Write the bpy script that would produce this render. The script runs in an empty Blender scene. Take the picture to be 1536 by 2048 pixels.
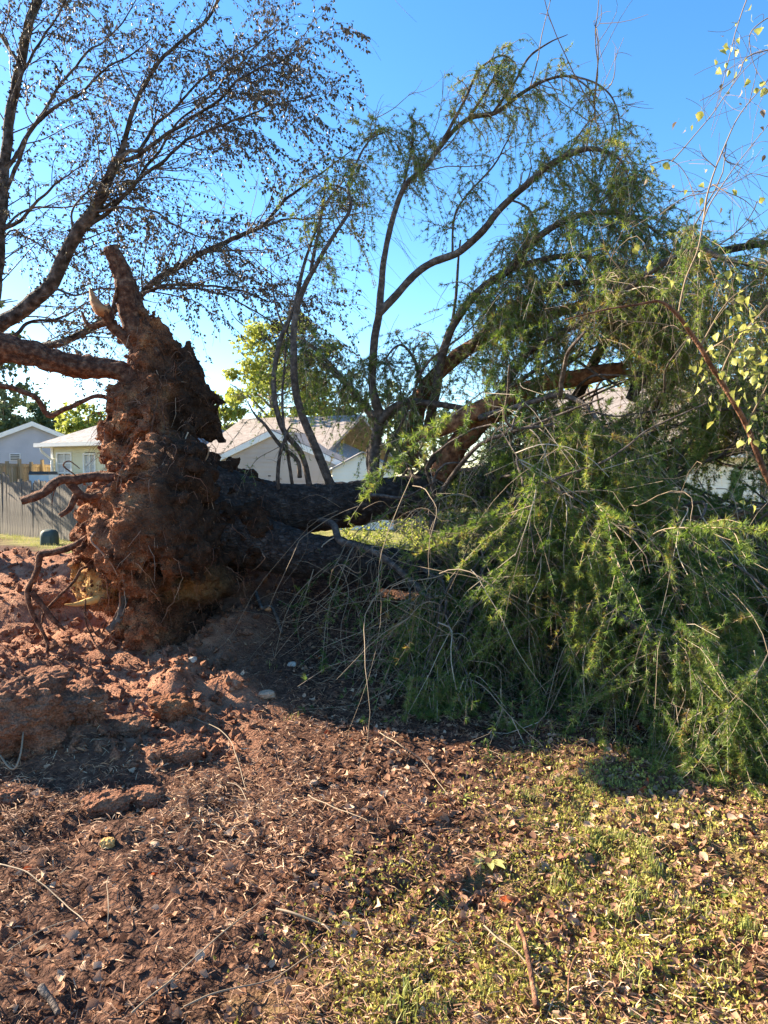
import bpy, math
import numpy as np

SC = bpy.context.scene
COL = SC.collection
RNG = np.random.default_rng(7)

# ------------------------------------------------------------------ camera, sky, sun, exposure
PITCH = math.radians(3.0)
KPX = 0.72 / 1024.0
CAM_H = 1.6
cam_d = bpy.data.cameras.new('camera')
cam = bpy.data.objects.new('camera', cam_d)
COL.objects.link(cam)
cam.location = (0, 0, CAM_H)
cam.rotation_euler = (math.pi / 2 - PITCH, 0, 0)
cam_d.sensor_fit = 'VERTICAL'
cam_d.sensor_height = 36.0
cam_d.lens = 25.0
cam_d.clip_start = 0.05
cam_d.clip_end = 2000.0
SC.camera = cam

SUN_EL = math.radians(27)
SUN_AZ = math.radians(-66)          # from +Y (the view direction), clockwise: behind and to the left
world = bpy.data.worlds.new('World')
SC.world = world
world.use_nodes = True
wn = world.node_tree
wn.nodes.clear()
w_out = wn.nodes.new('ShaderNodeOutputWorld')
w_bg = wn.nodes.new('ShaderNodeBackground')
w_sky = wn.nodes.new('ShaderNodeTexSky')
w_sky.sky_type = 'NISHITA'
w_sky.sun_disc = False
w_sky.sun_elevation = SUN_EL
w_sky.sun_rotation = SUN_AZ
w_sky.air_density = 1.0
w_sky.dust_density = 0.3
w_sky.ozone_density = 3.0
w_bg.inputs['Strength'].default_value = 0.084
w_hs = wn.nodes.new('ShaderNodeHueSaturation')
w_hs.inputs['Saturation'].default_value = 1.25
wn.links.new(w_sky.outputs[0], w_hs.inputs['Color'])
wn.links.new(w_hs.outputs[0], w_bg.inputs[0])
wn.links.new(w_bg.outputs[0], w_out.inputs[0])

sun_d = bpy.data.lights.new('sun', 'SUN')
sun_d.energy = 5.0
sun_d.angle = math.radians(0.5)
sun_d.color = (1.0, 0.87, 0.67)
sun = bpy.data.objects.new('sun', sun_d)
COL.objects.link(sun)
TO_SUN = np.array([math.cos(SUN_EL) * math.sin(SUN_AZ), math.cos(SUN_EL) * math.cos(SUN_AZ), math.sin(SUN_EL)])
from mathutils import Vector
sun.rotation_euler = Vector(TO_SUN).to_track_quat('Z', 'Y').to_euler()
sun.location = tuple(TO_SUN * 30)

SC.view_settings.view_transform = 'Standard'
SC.view_settings.look = 'None'
SC.view_settings.gamma = 1.0
SC.view_settings.use_curve_mapping = False
SC.view_settings.exposure = 2.12
SC.render.engine = 'CYCLES'
SC.cycles.max_bounces = 6
SC.cycles.transparent_max_bounces = 8
SC.cycles.use_denoising = True

# ------------------------------------------------------------------ helpers: points, noise, meshes
CP, SP = math.cos(PITCH), math.sin(PITCH)
def W(u, v, d):
    """world point seen at photo pixel (u, v) at distance d along +Y"""
    x = (u - 768.0) * KPX
    yy = -(v - 1024.0) * KPX
    dy = CP + yy * SP
    dz = -SP + yy * CP
    s = d / dy
    return np.array([x * s, d, CAM_H + dz * s])

def WP(lst):
    return np.array([W(p[0], p[1], p[2]) for p in lst])

def proj(P):
    """photo pixel of world points"""
    P = np.asarray(P, float)
    y = P[..., 1]; z = P[..., 2] - CAM_H
    f = y * CP - z * SP
    up = y * SP + z * CP
    f = np.where(np.abs(f) < 1e-3, 1e-3, f)
    return 768.0 + P[..., 0] / f / KPX, 1024.0 - up / f / KPX

def in_poly(u, v, poly):
    poly = np.asarray(poly, float)
    ins = np.zeros(u.shape, bool)
    n = len(poly)
    for i in range(n):
        x0, y0 = poly[i]; x1, y1 = poly[(i + 1) % n]
        c = (y0 > v) != (y1 > v)
        ins ^= c & (u < (x1 - x0) * (v - y0) / (y1 - y0 + 1e-12) + x0)
    return ins

def hash3(i, seed):
    i = i.astype(np.int64)
    h = (i[..., 0] * 374761393 + i[..., 1] * 668265263 + i[..., 2] * 2147483647 * 3 + seed * 1274126177) & 0xFFFFFFFF
    h = ((h ^ (h >> 13)) * 1274126177) & 0xFFFFFFFF
    h = ((h ^ (h >> 16)) * 2246822519) & 0xFFFFFFFF
    h = h ^ (h >> 15)
    return (h & 0xFFFFFF) / float(0xFFFFFF)

def vnoise(p, seed=0):
    fl = np.floor(p)
    f = p - fl
    i = fl.astype(np.int64)
    u = f * f * (3 - 2 * f)
    r = 0
    for dx in (0, 1):
        wx = u[..., 0] if dx else 1 - u[..., 0]
        for dy in (0, 1):
            wy = u[..., 1] if dy else 1 - u[..., 1]
            for dz in (0, 1):
                wz = u[..., 2] if dz else 1 - u[..., 2]
                r = r + wx * wy * wz * hash3(i + np.array([dx, dy, dz]), seed)
    return r * 2 - 1

def fbm(p, octs=4, seed=0, gain=0.5):
    a, t, r = 1.0, 0.0, 0.0
    for o in range(octs):
        r = r + a * vnoise(p * (2.03 ** o) + 17.3 * o, seed + o)
        t += a
        a *= gain
    return r / t

def worley(p, seed=0):
    fl = np.floor(p).astype(np.int64)
    d1 = np.full(p.shape[:-1], 9.0); d2 = np.full(p.shape[:-1], 9.0)
    for dx in (-1, 0, 1):
        for dy in (-1, 0, 1):
            for dz in (-1, 0, 1):
                c = fl + np.array([dx, dy, dz])
                q = c + np.stack([hash3(c, seed), hash3(c, seed + 51), hash3(c, seed + 97)], -1)
                d = np.sqrt(((p - q) ** 2).sum(-1))
                m = d < d1
                d2 = np.where(m, d1, np.minimum(d2, d))
                d1 = np.where(m, d, d1)
    return d1, d2

def v3(x, y, z=None):
    return np.stack([x, y, np.zeros_like(x) if z is None else z], -1)

def mesh_np(name, V, faces, smooth=True, attrs=None):
    """mesh from vertices and a list of index arrays (M,3) or (M,4)"""
    me = bpy.data.meshes.new(name)
    V = np.asarray(V, np.float32)
    faces = [np.asarray(f, np.int32) for f in (faces if isinstance(faces, list) else [faces]) if len(f)]
    me.vertices.add(len(V))
    me.vertices.foreach_set('co', V.ravel())
    nl = sum(f.size for f in faces); nf = sum(len(f) for f in faces)
    me.loops.add(nl)
    me.polygons.add(nf)
    me.loops.foreach_set('vertex_index', np.concatenate([f.ravel() for f in faces]))
    st = []; tot = []
    off = 0
    for f in faces:
        k = f.shape[1]
        st.append(off + np.arange(len(f)) * k); off += f.size
        tot.append(np.full(len(f), k))
    me.polygons.foreach_set('loop_start', np.concatenate(st).astype(np.int32))
    me.polygons.foreach_set('loop_total', np.concatenate(tot).astype(np.int32))
    me.polygons.foreach_set('use_smooth', np.full(nf, smooth, bool))
    if attrs:
        for an, av in attrs.items():
            at = me.attributes.new(an, 'FLOAT', 'POINT')
            at.data.foreach_set('value', np.asarray(av, np.float32))
    me.update(calc_edges=True)
    return me

def link(name, me, mat=None, parent=None, loc=None):
    o = bpy.data.objects.new(name, me)
    COL.objects.link(o)
    if me is not None and mat is not None and not me.materials:
        me.materials.append(mat)
    if parent is not None:
        o.parent = parent
    if loc is not None:
        o.location = tuple(loc)
    return o

def thing(name, label, cat, loc=(0, 0, 0), group=None, me=None, mat=None):
    o = link(name, me, mat)
    o.location = tuple(loc)
    o['label'] = label; o['category'] = cat
    if group: o['group'] = group
    return o

def part(name, V, F, mat, parent, smooth=True, attrs=None, kind=None, label=None):
    """a child mesh given in world coordinates"""
    off = np.array(parent.location) if parent.parent is None else np.array(parent.location) + np.array(parent.parent.location)
    me = mesh_np(name, np.asarray(V) - off, F, smooth, attrs)
    o = link(name, me, mat, parent)
    if kind: o['kind'] = kind
    if label: o['label'] = label
    return o

class Geo:
    def __init__(s): s.V = []; s.F = {}; s.n = 0; s.A = []
    def add(s, V, F, a=None):
        V = np.asarray(V, float).reshape(-1, 3)
        for f in (F if isinstance(F, list) else [F]):
            f = np.asarray(f)
            if len(f): s.F.setdefault(f.shape[1], []).append(f + s.n)
        s.V.append(V); s.n += len(V)
        s.A.append(np.full(len(V), 0.5) if a is None else np.broadcast_to(np.asarray(a, float), (len(V),)))
        return s
    def get(s):
        return np.concatenate(s.V), [np.concatenate(f) for f in s.F.values()]
    def att(s):
        return np.concatenate(s.A)

def catmull(P, n, cols=None):
    P = np.asarray(P, float)
    L = np.r_[0, np.cumsum(np.linalg.norm(np.diff(P[:, :3], axis=0), axis=1))]
    t = np.linspace(0, L[-1], n)
    Q = np.vstack([2 * P[0] - P[1], P, 2 * P[-1] - P[-2]])
    k = np.clip(np.searchsorted(L, t, side='right') - 1, 0, len(P) - 2)
    u = ((t - L[k]) / np.maximum(L[k + 1] - L[k], 1e-9))[:, None]
    a, b, c, d = Q[k], Q[k + 1], Q[k + 2], Q[k + 3]
    R = 0.5 * (2 * b + (c - a) * u + (2 * a - 5 * b + 4 * c - d) * u ** 2 + (3 * b - a - 3 * c + d) * u ** 3)
    return R

def frames(P):
    """parallel transport frames along (N,3)"""
    T = np.gradient(P, axis=0)
    T /= np.linalg.norm(T, axis=1)[:, None] + 1e-12
    N = np.zeros_like(P)
    r = np.array([0, 0, 1.0]) if abs(T[0, 2]) < 0.9 else np.array([0, 1.0, 0])
    n = r - T[0] * r.dot(T[0]); N[0] = n / np.linalg.norm(n)
    for i in range(1, len(P)):
        n = N[i - 1] - T[i] * N[i - 1].dot(T[i])
        N[i] = n / (np.linalg.norm(n) + 1e-12)
    return T, N, np.cross(T, N)

def tube(P, R, k=8, noise=0.0, nscale=8.0, seed=0, cap=True, bark=None):
    """one swept tube; returns V, [F...]"""
    P = np.asarray(P, float); R = np.asarray(R, float)
    n = len(P)
    T, N, B = frames(P)
    a = np.linspace(0, 2 * np.pi, k, endpoint=False)
    D = N[:, None, :] * np.cos(a)[None, :, None] + B[:, None, :] * np.sin(a)[None, :, None]
    RR = np.repeat(R[:, None], k, 1)
    if noise:
        X = P[:, None, :] + D * RR[..., None]
        RR = RR * (1 + noise * fbm(X * nscale, 3, seed))
    if bark is not None:
        RR = RR + bark(P, D, RR)
    V = (P[:, None, :] + D * RR[..., None]).reshape(-1, 3)
    i = np.arange(n - 1)[:, None] * k; j = np.arange(k)[None, :]; j2 = (j + 1) % k
    F = np.stack([i + j, i + j2, i + k + j2, i + k + j], -1).reshape(-1, 4)
    fs = [F]
    if cap:
        V = np.vstack([V, P[:1], P[-1:]])
        jj = np.arange(k); jn = (jj + 1) % k
        fs.append(np.stack([np.full(k, n * k), jn, jj], -1))
        b = (n - 1) * k
        fs.append(np.stack([np.full(k, n * k + 1), b + jj, b + jn], -1))
    return V, fs

def limb(pts, rad, n=24, k=10, noise=0.12, seed=0, wob=0.0, ns=8.0, cap=True, ridge=0.0):
    """smooth tube through control points (M,3) with radii (M,)"""
    C = np.column_stack([pts, rad])
    Q = catmull(C, n)
    P, R = Q[:, :3], np.maximum(Q[:, 3], 0.001)
    if wob:
        P = P + wob * np.stack([fbm(P * 3, 3, seed + 1), fbm(P * 3, 3, seed + 2), fbm(P * 3, 3, seed + 3)], -1)
    bk = None
    if ridge:
        a = np.linspace(0, 2 * np.pi, k, endpoint=False)
        sl = np.r_[0, np.cumsum(np.linalg.norm(np.diff(P, axis=0), axis=1))]
        q = np.stack([np.repeat(np.cos(a)[None] * 2.6, n, 0), np.repeat(np.sin(a)[None] * 2.6, n, 0), np.repeat(sl[:, None] * 2.2, k, 1)], -1)
        rr = fbm(q, 3, seed + 7)
        bk = lambda P_, D_, R_: R_ * ridge * rr
    V, F = tube(P, R, k, noise, ns, seed, cap, bk)
    return V, F, P, R

def tubes(P, R, k=3):
    """many thin tubes at once: P (M,N,3), R (M,N)"""
    M, n, _ = P.shape
    T = np.gradient(P, axis=1)
    T /= np.linalg.norm(T, axis=2)[..., None] + 1e-12
    ref = np.zeros((M, 1, 3))
    av = np.abs(T.mean(1)); ax = av.argmin(1)
    ref[np.arange(M), 0, ax] = 1
    N = ref - T * (T * ref).sum(-1)[..., None]
    N /= np.linalg.norm(N, axis=2)[..., None] + 1e-12
    B = np.cross(T, N)
    a = np.linspace(0, 2 * np.pi, k, endpoint=False)
    V = P[:, :, None, :] + R[:, :, None, None] * (N[:, :, None, :] * np.cos(a)[None, None, :, None] + B[:, :, None, :] * np.sin(a)[None, None, :, None])
    base = (np.arange(M) * n * k)[:, None, None]
    i = (np.arange(n - 1) * k)[None, :, None]; j = np.arange(k)[None, None, :]; j2 = (j + 1) % k
    F = np.stack([base + i + j, base + i + j2, base + i + k + j2, base + i + k + j], -1).reshape(-1, 4)
    return V.reshape(-1, 3), F

def unit(v):
    return v / (np.linalg.norm(v, axis=-1)[..., None] + 1e-12)

def rdir(n, rng=RNG):
    return unit(rng.normal(size=(n, 3)))

def box(x0, x1, y0, y1, z0, z1):
    V = np.array([[x, y, z] for z in (z0, z1) for y in (y0, y1) for x in (x0, x1)], float)
    F = np.array([[0, 2, 3, 1], [4, 5, 7, 6], [0, 1, 5, 4], [2, 6, 7, 3], [0, 4, 6, 2], [1, 3, 7, 5]])
    return V, F

def rotz(V, a, c=(0, 0, 0)):
    c = np.asarray(c, float)
    q = np.asarray(V, float) - c
    ca, sa = math.cos(a), math.sin(a)
    return np.stack([q[..., 0] * ca - q[..., 1] * sa, q[..., 0] * sa + q[..., 1] * ca, q[..., 2]], -1) + c

# ------------------------------------------------------------------ materials
def ramp(nt, stops):
    r = nt.nodes.new('ShaderNodeValToRGB')
    el = r.color_ramp.elements
    while len(el) > 1: el.remove(el[-1])
    el[0].position = stops[0][0]; el[0].color = (*stops[0][1], 1)
    for p, c in stops[1:]:
        e = el.new(p); e.color = (*c, 1)
    return r

def pmat(name, stops, scale=6.0, rough=0.85, bump=0.0, bscale=30.0, detail=5.0, attr=None, amix=1.0, transl=0.0,
         stretch=None, spec=0.3, bdist=0.02, fine=None, tcol=None, furrow=False):
    """principled surface: noise (or a per-piece attribute) through a colour ramp, optional bump and translucency"""
    m = bpy.data.materials.new(name)
    m.use_nodes = True
    nt = m.node_tree
    b = nt.nodes['Principled BSDF']
    b.inputs['Roughness'].default_value = rough
    b.inputs['Specular IOR Level'].default_value = spec
    tc = nt.nodes.new('ShaderNodeTexCoord')
    src = tc.outputs['Object']
    if stretch:
        mp = nt.nodes.new('ShaderNodeMapping')
        mp.inputs['Scale'].default_value = stretch
        nt.links.new(src, mp.inputs[0]); src = mp.outputs[0]
    nz = nt.nodes.new('ShaderNodeTexNoise')
    nz.inputs['Scale'].default_value = scale
    nz.inputs['Detail'].default_value = detail
    nt.links.new(src, nz.inputs['Vector'])
    fac = nz.outputs['Fac']
    if attr:
        at = nt.nodes.new('ShaderNodeAttribute'); at.attribute_name = attr
        if amix < 1.0:
            mx = nt.nodes.new('ShaderNodeMix'); mx.data_type = 'FLOAT'
            mx.inputs[0].default_value = amix
            nt.links.new(fac, mx.inputs[2]); nt.links.new(at.outputs['Fac'], mx.inputs[3])
            fac = mx.outputs[0]
        else:
            fac = at.outputs['Fac']
    r = ramp(nt, stops)
    nt.links.new(fac, r.inputs[0])
    colr = r.outputs[0]
    if fine:
        n2 = nt.nodes.new('ShaderNodeTexNoise'); n2.inputs['Scale'].default_value = fine[0]; n2.inputs['Detail'].default_value = 3
        nt.links.new(src, n2.inputs['Vector'])
        r2 = ramp(nt, [(0.3, (fine[1],) * 3), (0.7, (fine[2],) * 3)])
        nt.links.new(n2.outputs['Fac'], r2.inputs[0])
        mm = nt.nodes.new('ShaderNodeMix'); mm.data_type = 'RGBA'; mm.blend_type = 'MULTIPLY'; mm.inputs[0].default_value = 1
        nt.links.new(colr, mm.inputs[6]); nt.links.new(r2.outputs[0], mm.inputs[7])
        colr = mm.outputs[2]
    nt.links.new(colr, b.inputs['Base Color'])
    if bump:
        nb = nt.nodes.new('ShaderNodeTexNoise'); nb.inputs['Scale'].default_value = bscale; nb.inputs['Detail'].default_value = 6
        nt.links.new(src, nb.inputs['Vector'])
        bp = nt.nodes.new('ShaderNodeBump'); bp.inputs['Strength'].default_value = bump; bp.inputs['Distance'].default_value = bdist
        nt.links.new(nb.outputs['Fac'], bp.inputs['Height'])
        nt.links.new(bp.outputs[0], b.inputs['Normal'])
        if furrow:
            mp2 = nt.nodes.new('ShaderNodeMapping'); mp2.inputs['Scale'].default_value = (16, 34, 34)
            nd = nt.nodes.new('ShaderNodeMix'); nd.data_type = 'RGBA'; nd.inputs[0].default_value = 0.03
            nt.links.new(tc.outputs['Object'], nd.inputs[6]); nt.links.new(nb.outputs['Color'], nd.inputs[7])
            nt.links.new(nd.outputs[2], mp2.inputs[0])
            vo = nt.nodes.new('ShaderNodeTexVoronoi'); vo.feature = 'DISTANCE_TO_EDGE'; vo.inputs['Scale'].default_value = 1.0
            nt.links.new(mp2.outputs[0], vo.inputs['Vector'])
            cr = ramp(nt, [(0.0, (0, 0, 0)), (0.22, (1, 1, 1))]); nt.links.new(vo.outputs['Distance'], cr.inputs[0])
            b2 = nt.nodes.new('ShaderNodeBump'); b2.inputs['Strength'].default_value = 1.0; b2.inputs['Distance'].default_value = 0.02
            nt.links.new(cr.outputs[0], b2.inputs['Height']); nt.links.new(bp.outputs[0], b2.inputs['Normal'])
            nt.links.new(b2.outputs[0], b.inputs['Normal'])
    if transl:
        tr = nt.nodes.new('ShaderNodeBsdfTranslucent')
        if tcol:
            mt = nt.nodes.new('ShaderNodeMix'); mt.data_type = 'RGBA'; mt.blend_type = 'MULTIPLY'; mt.inputs[0].default_value = 1
            nt.links.new(colr, mt.inputs[6]); mt.inputs[7].default_value = (*tcol, 1)
            nt.links.new(mt.outputs[2], tr.inputs[0])
        else:
            nt.links.new(colr, tr.inputs[0])
        ms = nt.nodes.new('ShaderNodeMixShader'); ms.inputs[0].default_value = transl
        nt.links.new(b.outputs[0], ms.inputs[1]); nt.links.new(tr.outputs[0], ms.inputs[2])
        nt.links.new(ms.outputs[0], nt.nodes['Material Output'].inputs['Surface'])
    return m

CLAY = [(0.25, (0.13, 0.055, 0.034)), (0.45, (0.26, 0.118, 0.07)), (0.62, (0.36, 0.18, 0.108)), (0.8, (0.45, 0.27, 0.17))]
M = {}
M['clay'] = pmat('red_clay', CLAY, 9.0, 0.95, 1.0, 60, detail=9, spec=0.1, fine=(110, 0.5, 1.2), bdist=0.04)
M['rootsoil'] = pmat('root_soil', [(0.30, (0.055, 0.024, 0.015)), (0.43, (0.20, 0.082, 0.044)), (0.57, (0.36, 0.155, 0.078)), (0.76, (0.50, 0.27, 0.13))],
                     7.0, 0.95, 1.0, 55, detail=10, spec=0.1, fine=(100, 0.45, 1.25), bdist=0.04)
M['darksoil'] = pmat('dark_topsoil', [(0.3, (0.035, 0.022, 0.015)), (0.7, (0.09, 0.055, 0.035))], 9, 0.95, 0.8, 60, spec=0.1)
M['ochre'] = pmat('ochre_clay', [(0.3, (0.42, 0.22, 0.07)), (0.7, (0.62, 0.38, 0.15))], 6, 0.95, 0.6, 60, spec=0.1)
M['root'] = pmat('root_bark', [(0.3, (0.045, 0.021, 0.015)), (0.5, (0.12, 0.056, 0.036)), (0.72, (0.28, 0.155, 0.098))], 24, 0.9, 1.0, 70, detail=8, spec=0.15, bdist=0.03)
M['rootlet'] = pmat('rootlet', [(0.0, (0.12, 0.05, 0.03)), (0.5, (0.28, 0.14, 0.085)), (1.0, (0.58, 0.42, 0.29))], attr='tint', rough=0.8)
M['bark'] = pmat('cedar_bark', [(0.3, (0.035, 0.027, 0.024)), (0.55, (0.085, 0.066, 0.058)), (0.75, (0.15, 0.12, 0.105))], 14, 0.9, 0.7, 60, spec=0.2, furrow=True)
M['limbbark'] = pmat('limb_bark', [(0.3, (0.05, 0.038, 0.032)), (0.52, (0.115, 0.088, 0.072)), (0.72, (0.22, 0.175, 0.145))], 22, 0.85, 0.8, 70, spec=0.2)
M['redbark'] = pmat('torn_bark', [(0.3, (0.055, 0.026, 0.018)), (0.5, (0.15, 0.068, 0.04)), (0.72, (0.33, 0.165, 0.09))], 20, 0.9, 1.0, 60, spec=0.2)
M['tornbark'] = pmat('orange_torn_bark', [(0.3, (0.09, 0.04, 0.023)), (0.5, (0.26, 0.115, 0.06)), (0.72, (0.46, 0.24, 0.13))], 20, 0.9, 1.0, 60, spec=0.15)
M['twig'] = pmat('twig_bark', [(0.0, (0.14, 0.095, 0.06)), (0.6, (0.30, 0.225, 0.15)), (1.0, (0.48, 0.40, 0.30))], attr='tint', rough=0.75)
M['wood'] = pmat('fresh_wood', [(0.3, (0.26, 0.11, 0.05)), (0.7, (0.44, 0.22, 0.10))], 20, 0.7, 0.3, 60)
M['needle'] = pmat('cedar_needles', [(0.0, (0.022, 0.046, 0.020)), (0.28, (0.056, 0.105, 0.034)), (0.58, (0.128, 0.192, 0.052)), (0.92, (0.27, 0.31, 0.10)), (0.96, (0.30, 0.20, 0.10)), (1.0, (0.22, 0.12, 0.06))],
                   attr='tint', rough=0.5, transl=0.42, spec=0.3, tcol=(1.6, 1.6, 0.6))
M['birchbark'] = pmat('birch_bark', [(0.30, (0.022, 0.017, 0.014)), (0.46, (0.06, 0.047, 0.039)), (0.60, (0.125, 0.10, 0.085)), (0.78, (0.26, 0.225, 0.195))], 13, 0.85, 0.9, 50, spec=0.1)
M['birchtwig'] = pmat('birch_twig', [(0.3, (0.05, 0.036, 0.03)), (0.7, (0.13, 0.10, 0.085))], 8, 0.7)
M['birchleaf'] = pmat('birch_leaf', [(0.0, (0.055, 0.05, 0.028)), (0.5, (0.085, 0.07, 0.036)), (0.85, (0.13, 0.088, 0.045)), (1.0, (0.19, 0.10, 0.05))],
                      attr='tint', rough=0.5, transl=0.18, spec=0.4)
M['yleaf'] = pmat('yellow_green_leaf', [(0.0, (0.16, 0.09, 0.03)), (0.22, (0.26, 0.19, 0.05)), (0.3, (0.20, 0.22, 0.04)), (0.5, (0.42, 0.40, 0.09)), (0.8, (0.55, 0.50, 0.18)), (1.0, (0.6, 0.55, 0.3))], 25, rough=0.5, transl=0.35)
M['dryleaf'] = pmat('withered_leaf', [(0.3, (0.16, 0.10, 0.06)), (0.7, (0.42, 0.33, 0.22))], 25, rough=0.7, transl=0.2)
M['litter'] = pmat('leaf_litter', [(0.0, (0.09, 0.042, 0.026)), (0.3, (0.21, 0.105, 0.065)), (0.6, (0.40, 0.23, 0.145)), (0.93, (0.60, 0.43, 0.29)), (1.0, (0.5, 0.11, 0.04))],
                   attr='tint', rough=0.8, transl=0.15, spec=0.0)
M['straw'] = pmat('pine_straw', [(0.0, (0.10, 0.045, 0.026)), (0.5, (0.28, 0.145, 0.08)), (0.8, (0.46, 0.29, 0.17)), (1.0, (0.64, 0.47, 0.30))], attr='tint', rough=0.7)
M['grass'] = pmat('grass_blade', [(0.0, (0.16, 0.19, 0.035)), (0.5, (0.33, 0.34, 0.08)), (1.0, (0.54, 0.48, 0.20))], attr='tint', rough=0.6, transl=0.3)
M['moss'] = pmat('moss', [(0.0, (0.20, 0.19, 0.03)), (0.5, (0.40, 0.36, 0.07)), (1.0, (0.58, 0.47, 0.14))], attr='tint', rough=0.8, transl=0.25)
M['tanstone'] = pmat('tan_stone', [(0.3, (0.26, 0.17, 0.11)), (0.7, (0.42, 0.30, 0.21))], 14, 0.85, 0.4, 40)
M['stone'] = pmat('field_stone', [(0.3, (0.36, 0.24, 0.17)), (0.7, (0.55, 0.42, 0.32))], 14, 0.85, 0.4, 40)
M['palestone'] = pmat('pale_stone', [(0.3, (0.30, 0.25, 0.20)), (0.7, (0.52, 0.46, 0.39))], 14, 0.85, 0.4, 40)
# ------------------------------------------------------------------ ground
def sstep(a, b, x):
    t = np.clip((x - a) / (b - a), 0, 1)
    return t * t * (3 - 2 * t)

def dirt_mask(x, y):
    """1 where the torn-up clay lies"""
    w = 0.5 * fbm(v3(x * 1.1, y * 1.1), 3, 5)
    a = 1 - sstep(-1.3, -0.5, x + w * .8 + 0.10 * (y - 5.5))
    b = sstep(3.3, 4.3, y + w) * (1 - sstep(9.2, 10.4, y + w))
    return a * b

def gh(x, y, fine=True):
    x = np.asarray(x, float); y = np.asarray(y, float)
    h = 0.62 * np.exp(-(((x + 0.8) / 2.4) ** 2 + ((y - 7.3) / 1.35) ** 2))
    h = h + 0.60 * np.exp(-(((x + 4.8) / 2.8) ** 2 + ((y - 8.4) / 1.7) ** 2))
    h = h + 0.16 * np.exp(-(((x + 2.6) / 1.5) ** 2 + ((y - 5.0) / 0.9) ** 2))
    h = h - 0.16 * np.exp(-(((x + 3.0) / 0.9) ** 2 + ((y - 6.3) / 0.6) ** 2))
    h = h - 0.10 * sstep(12, 20, y)
    dm = dirt_mask(x, y)
    near = 1 - sstep(10, 16, y)
    h = h + near * (0.03 * fbm(v3(x * 1.6, y * 1.6), 3, 11) + 0.012 * fbm(v3(x * 9, y * 9), 3, 12))
    lum = fbm(v3(x * 2.1, y * 2.6), 3, 21)
    h = h + dm * 0.24 * np.maximum(lum, -0.2)
    h = h + near * (1 - dm) * (0.045 * fbm(v3(x * 4.2, y * 4.2), 2, 23) + 0.022 * fbm(v3(x * 12, y * 12), 2, 24))
    if fine:
        d1, d2 = worley(v3(x * 5.5, y * 5.5, 0.3 + 0 * x), 31)
        e1, e2 = worley(v3(x * 15, y * 15, 0.7 + 0 * x), 37)
        h = h + dm * (0.085 * (0.55 - d1) * sstep(-0.1, 0.3, fbm(v3(x * 3, y * 3), 2, 44)) + 0.030 * (0.5 - e1))
        h = h + near * (0.014 * (0.5 - e1) * (1 - dm) + 0.012 * fbm(v3(x * 30, y * 30), 2, 13))
    return h

ny, nx = 390, 340
ty = np.linspace(0, 1, ny - 3)
ys = np.r_[-40.0, -4.0, 0.3, 1.15 * np.exp(ty * math.log(400 / 1.15))]
sx = np.linspace(-1, 1, nx)
sx = np.sign(sx) * (np.abs(sx) * 0.75 + 0.25 * np.abs(sx) ** 3)
hw = 0.80 * np.abs(ys) + 1.6
hw[:2] = 40, 6
X = sx[None, :] * hw[:, None]
Y = np.repeat(ys[:, None], nx, 1)
X[:, 0] -= 60 + hw; X[:, -1] += 60 + hw
Z = gh(X.ravel(), Y.ravel()).reshape(X.shape)
V = np.stack([X, Y, Z], -1).reshape(-1, 3)
i = (np.arange(ny - 1) * nx)[:, None]; j = np.arange(nx - 1)[None, :]
F = np.stack([i + j, i + j + 1, i + nx + j + 1, i + nx + j], -1).reshape(-1, 4)
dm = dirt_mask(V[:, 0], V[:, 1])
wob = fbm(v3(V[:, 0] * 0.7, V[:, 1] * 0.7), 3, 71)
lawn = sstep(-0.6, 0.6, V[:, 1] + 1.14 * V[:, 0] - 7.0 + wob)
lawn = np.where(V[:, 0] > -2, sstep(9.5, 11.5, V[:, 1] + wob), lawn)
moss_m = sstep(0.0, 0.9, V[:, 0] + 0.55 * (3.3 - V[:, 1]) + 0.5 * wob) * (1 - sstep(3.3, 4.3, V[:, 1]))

gm = bpy.data.materials.new('ground_soil'); gm.use_nodes = True
nt = gm.node_tree; b = nt.nodes['Principled BSDF']
b.inputs['Roughness'].default_value = 0.95; b.inputs['Specular IOR Level'].default_value = 0.1
tc = nt.nodes.new('ShaderNodeTexCoord')
def noise_ramp(scale, stops, detail=8):
    n = nt.nodes.new('ShaderNodeTexNoise'); n.inputs['Scale'].default_value = scale; n.inputs['Detail'].default_value = detail
    nt.links.new(tc.outputs['Object'], n.inputs['Vector'])
    r = ramp(nt, stops); nt.links.new(n.outputs['Fac'], r.inputs[0])
    return r.outputs[0]
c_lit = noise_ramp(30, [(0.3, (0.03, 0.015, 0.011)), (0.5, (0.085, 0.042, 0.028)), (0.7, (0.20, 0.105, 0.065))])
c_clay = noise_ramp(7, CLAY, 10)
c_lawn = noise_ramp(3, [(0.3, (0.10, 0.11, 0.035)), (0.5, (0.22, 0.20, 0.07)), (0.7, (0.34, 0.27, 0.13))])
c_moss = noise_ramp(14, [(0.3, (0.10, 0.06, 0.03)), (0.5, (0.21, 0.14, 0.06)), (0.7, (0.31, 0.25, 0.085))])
def amix(a, bcol, name):
    at = nt.nodes.new('ShaderNodeAttribute'); at.attribute_name = name
    mx = nt.nodes.new('ShaderNodeMix'); mx.data_type = 'RGBA'
    nt.links.new(at.outputs['Fac'], mx.inputs[0]); nt.links.new(a, mx.inputs[6]); nt.links.new(bcol, mx.inputs[7])
    return mx.outputs[2]
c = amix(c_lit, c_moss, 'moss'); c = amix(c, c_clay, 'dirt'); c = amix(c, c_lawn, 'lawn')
nt.links.new(c, b.inputs['Base Color'])
nb = nt.nodes.new('ShaderNodeTexNoise'); nb.inputs['Scale'].default_value = 55; nb.inputs['Detail'].default_value = 8
nt.links.new(tc.outputs['Object'], nb.inputs['Vector'])
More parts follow.
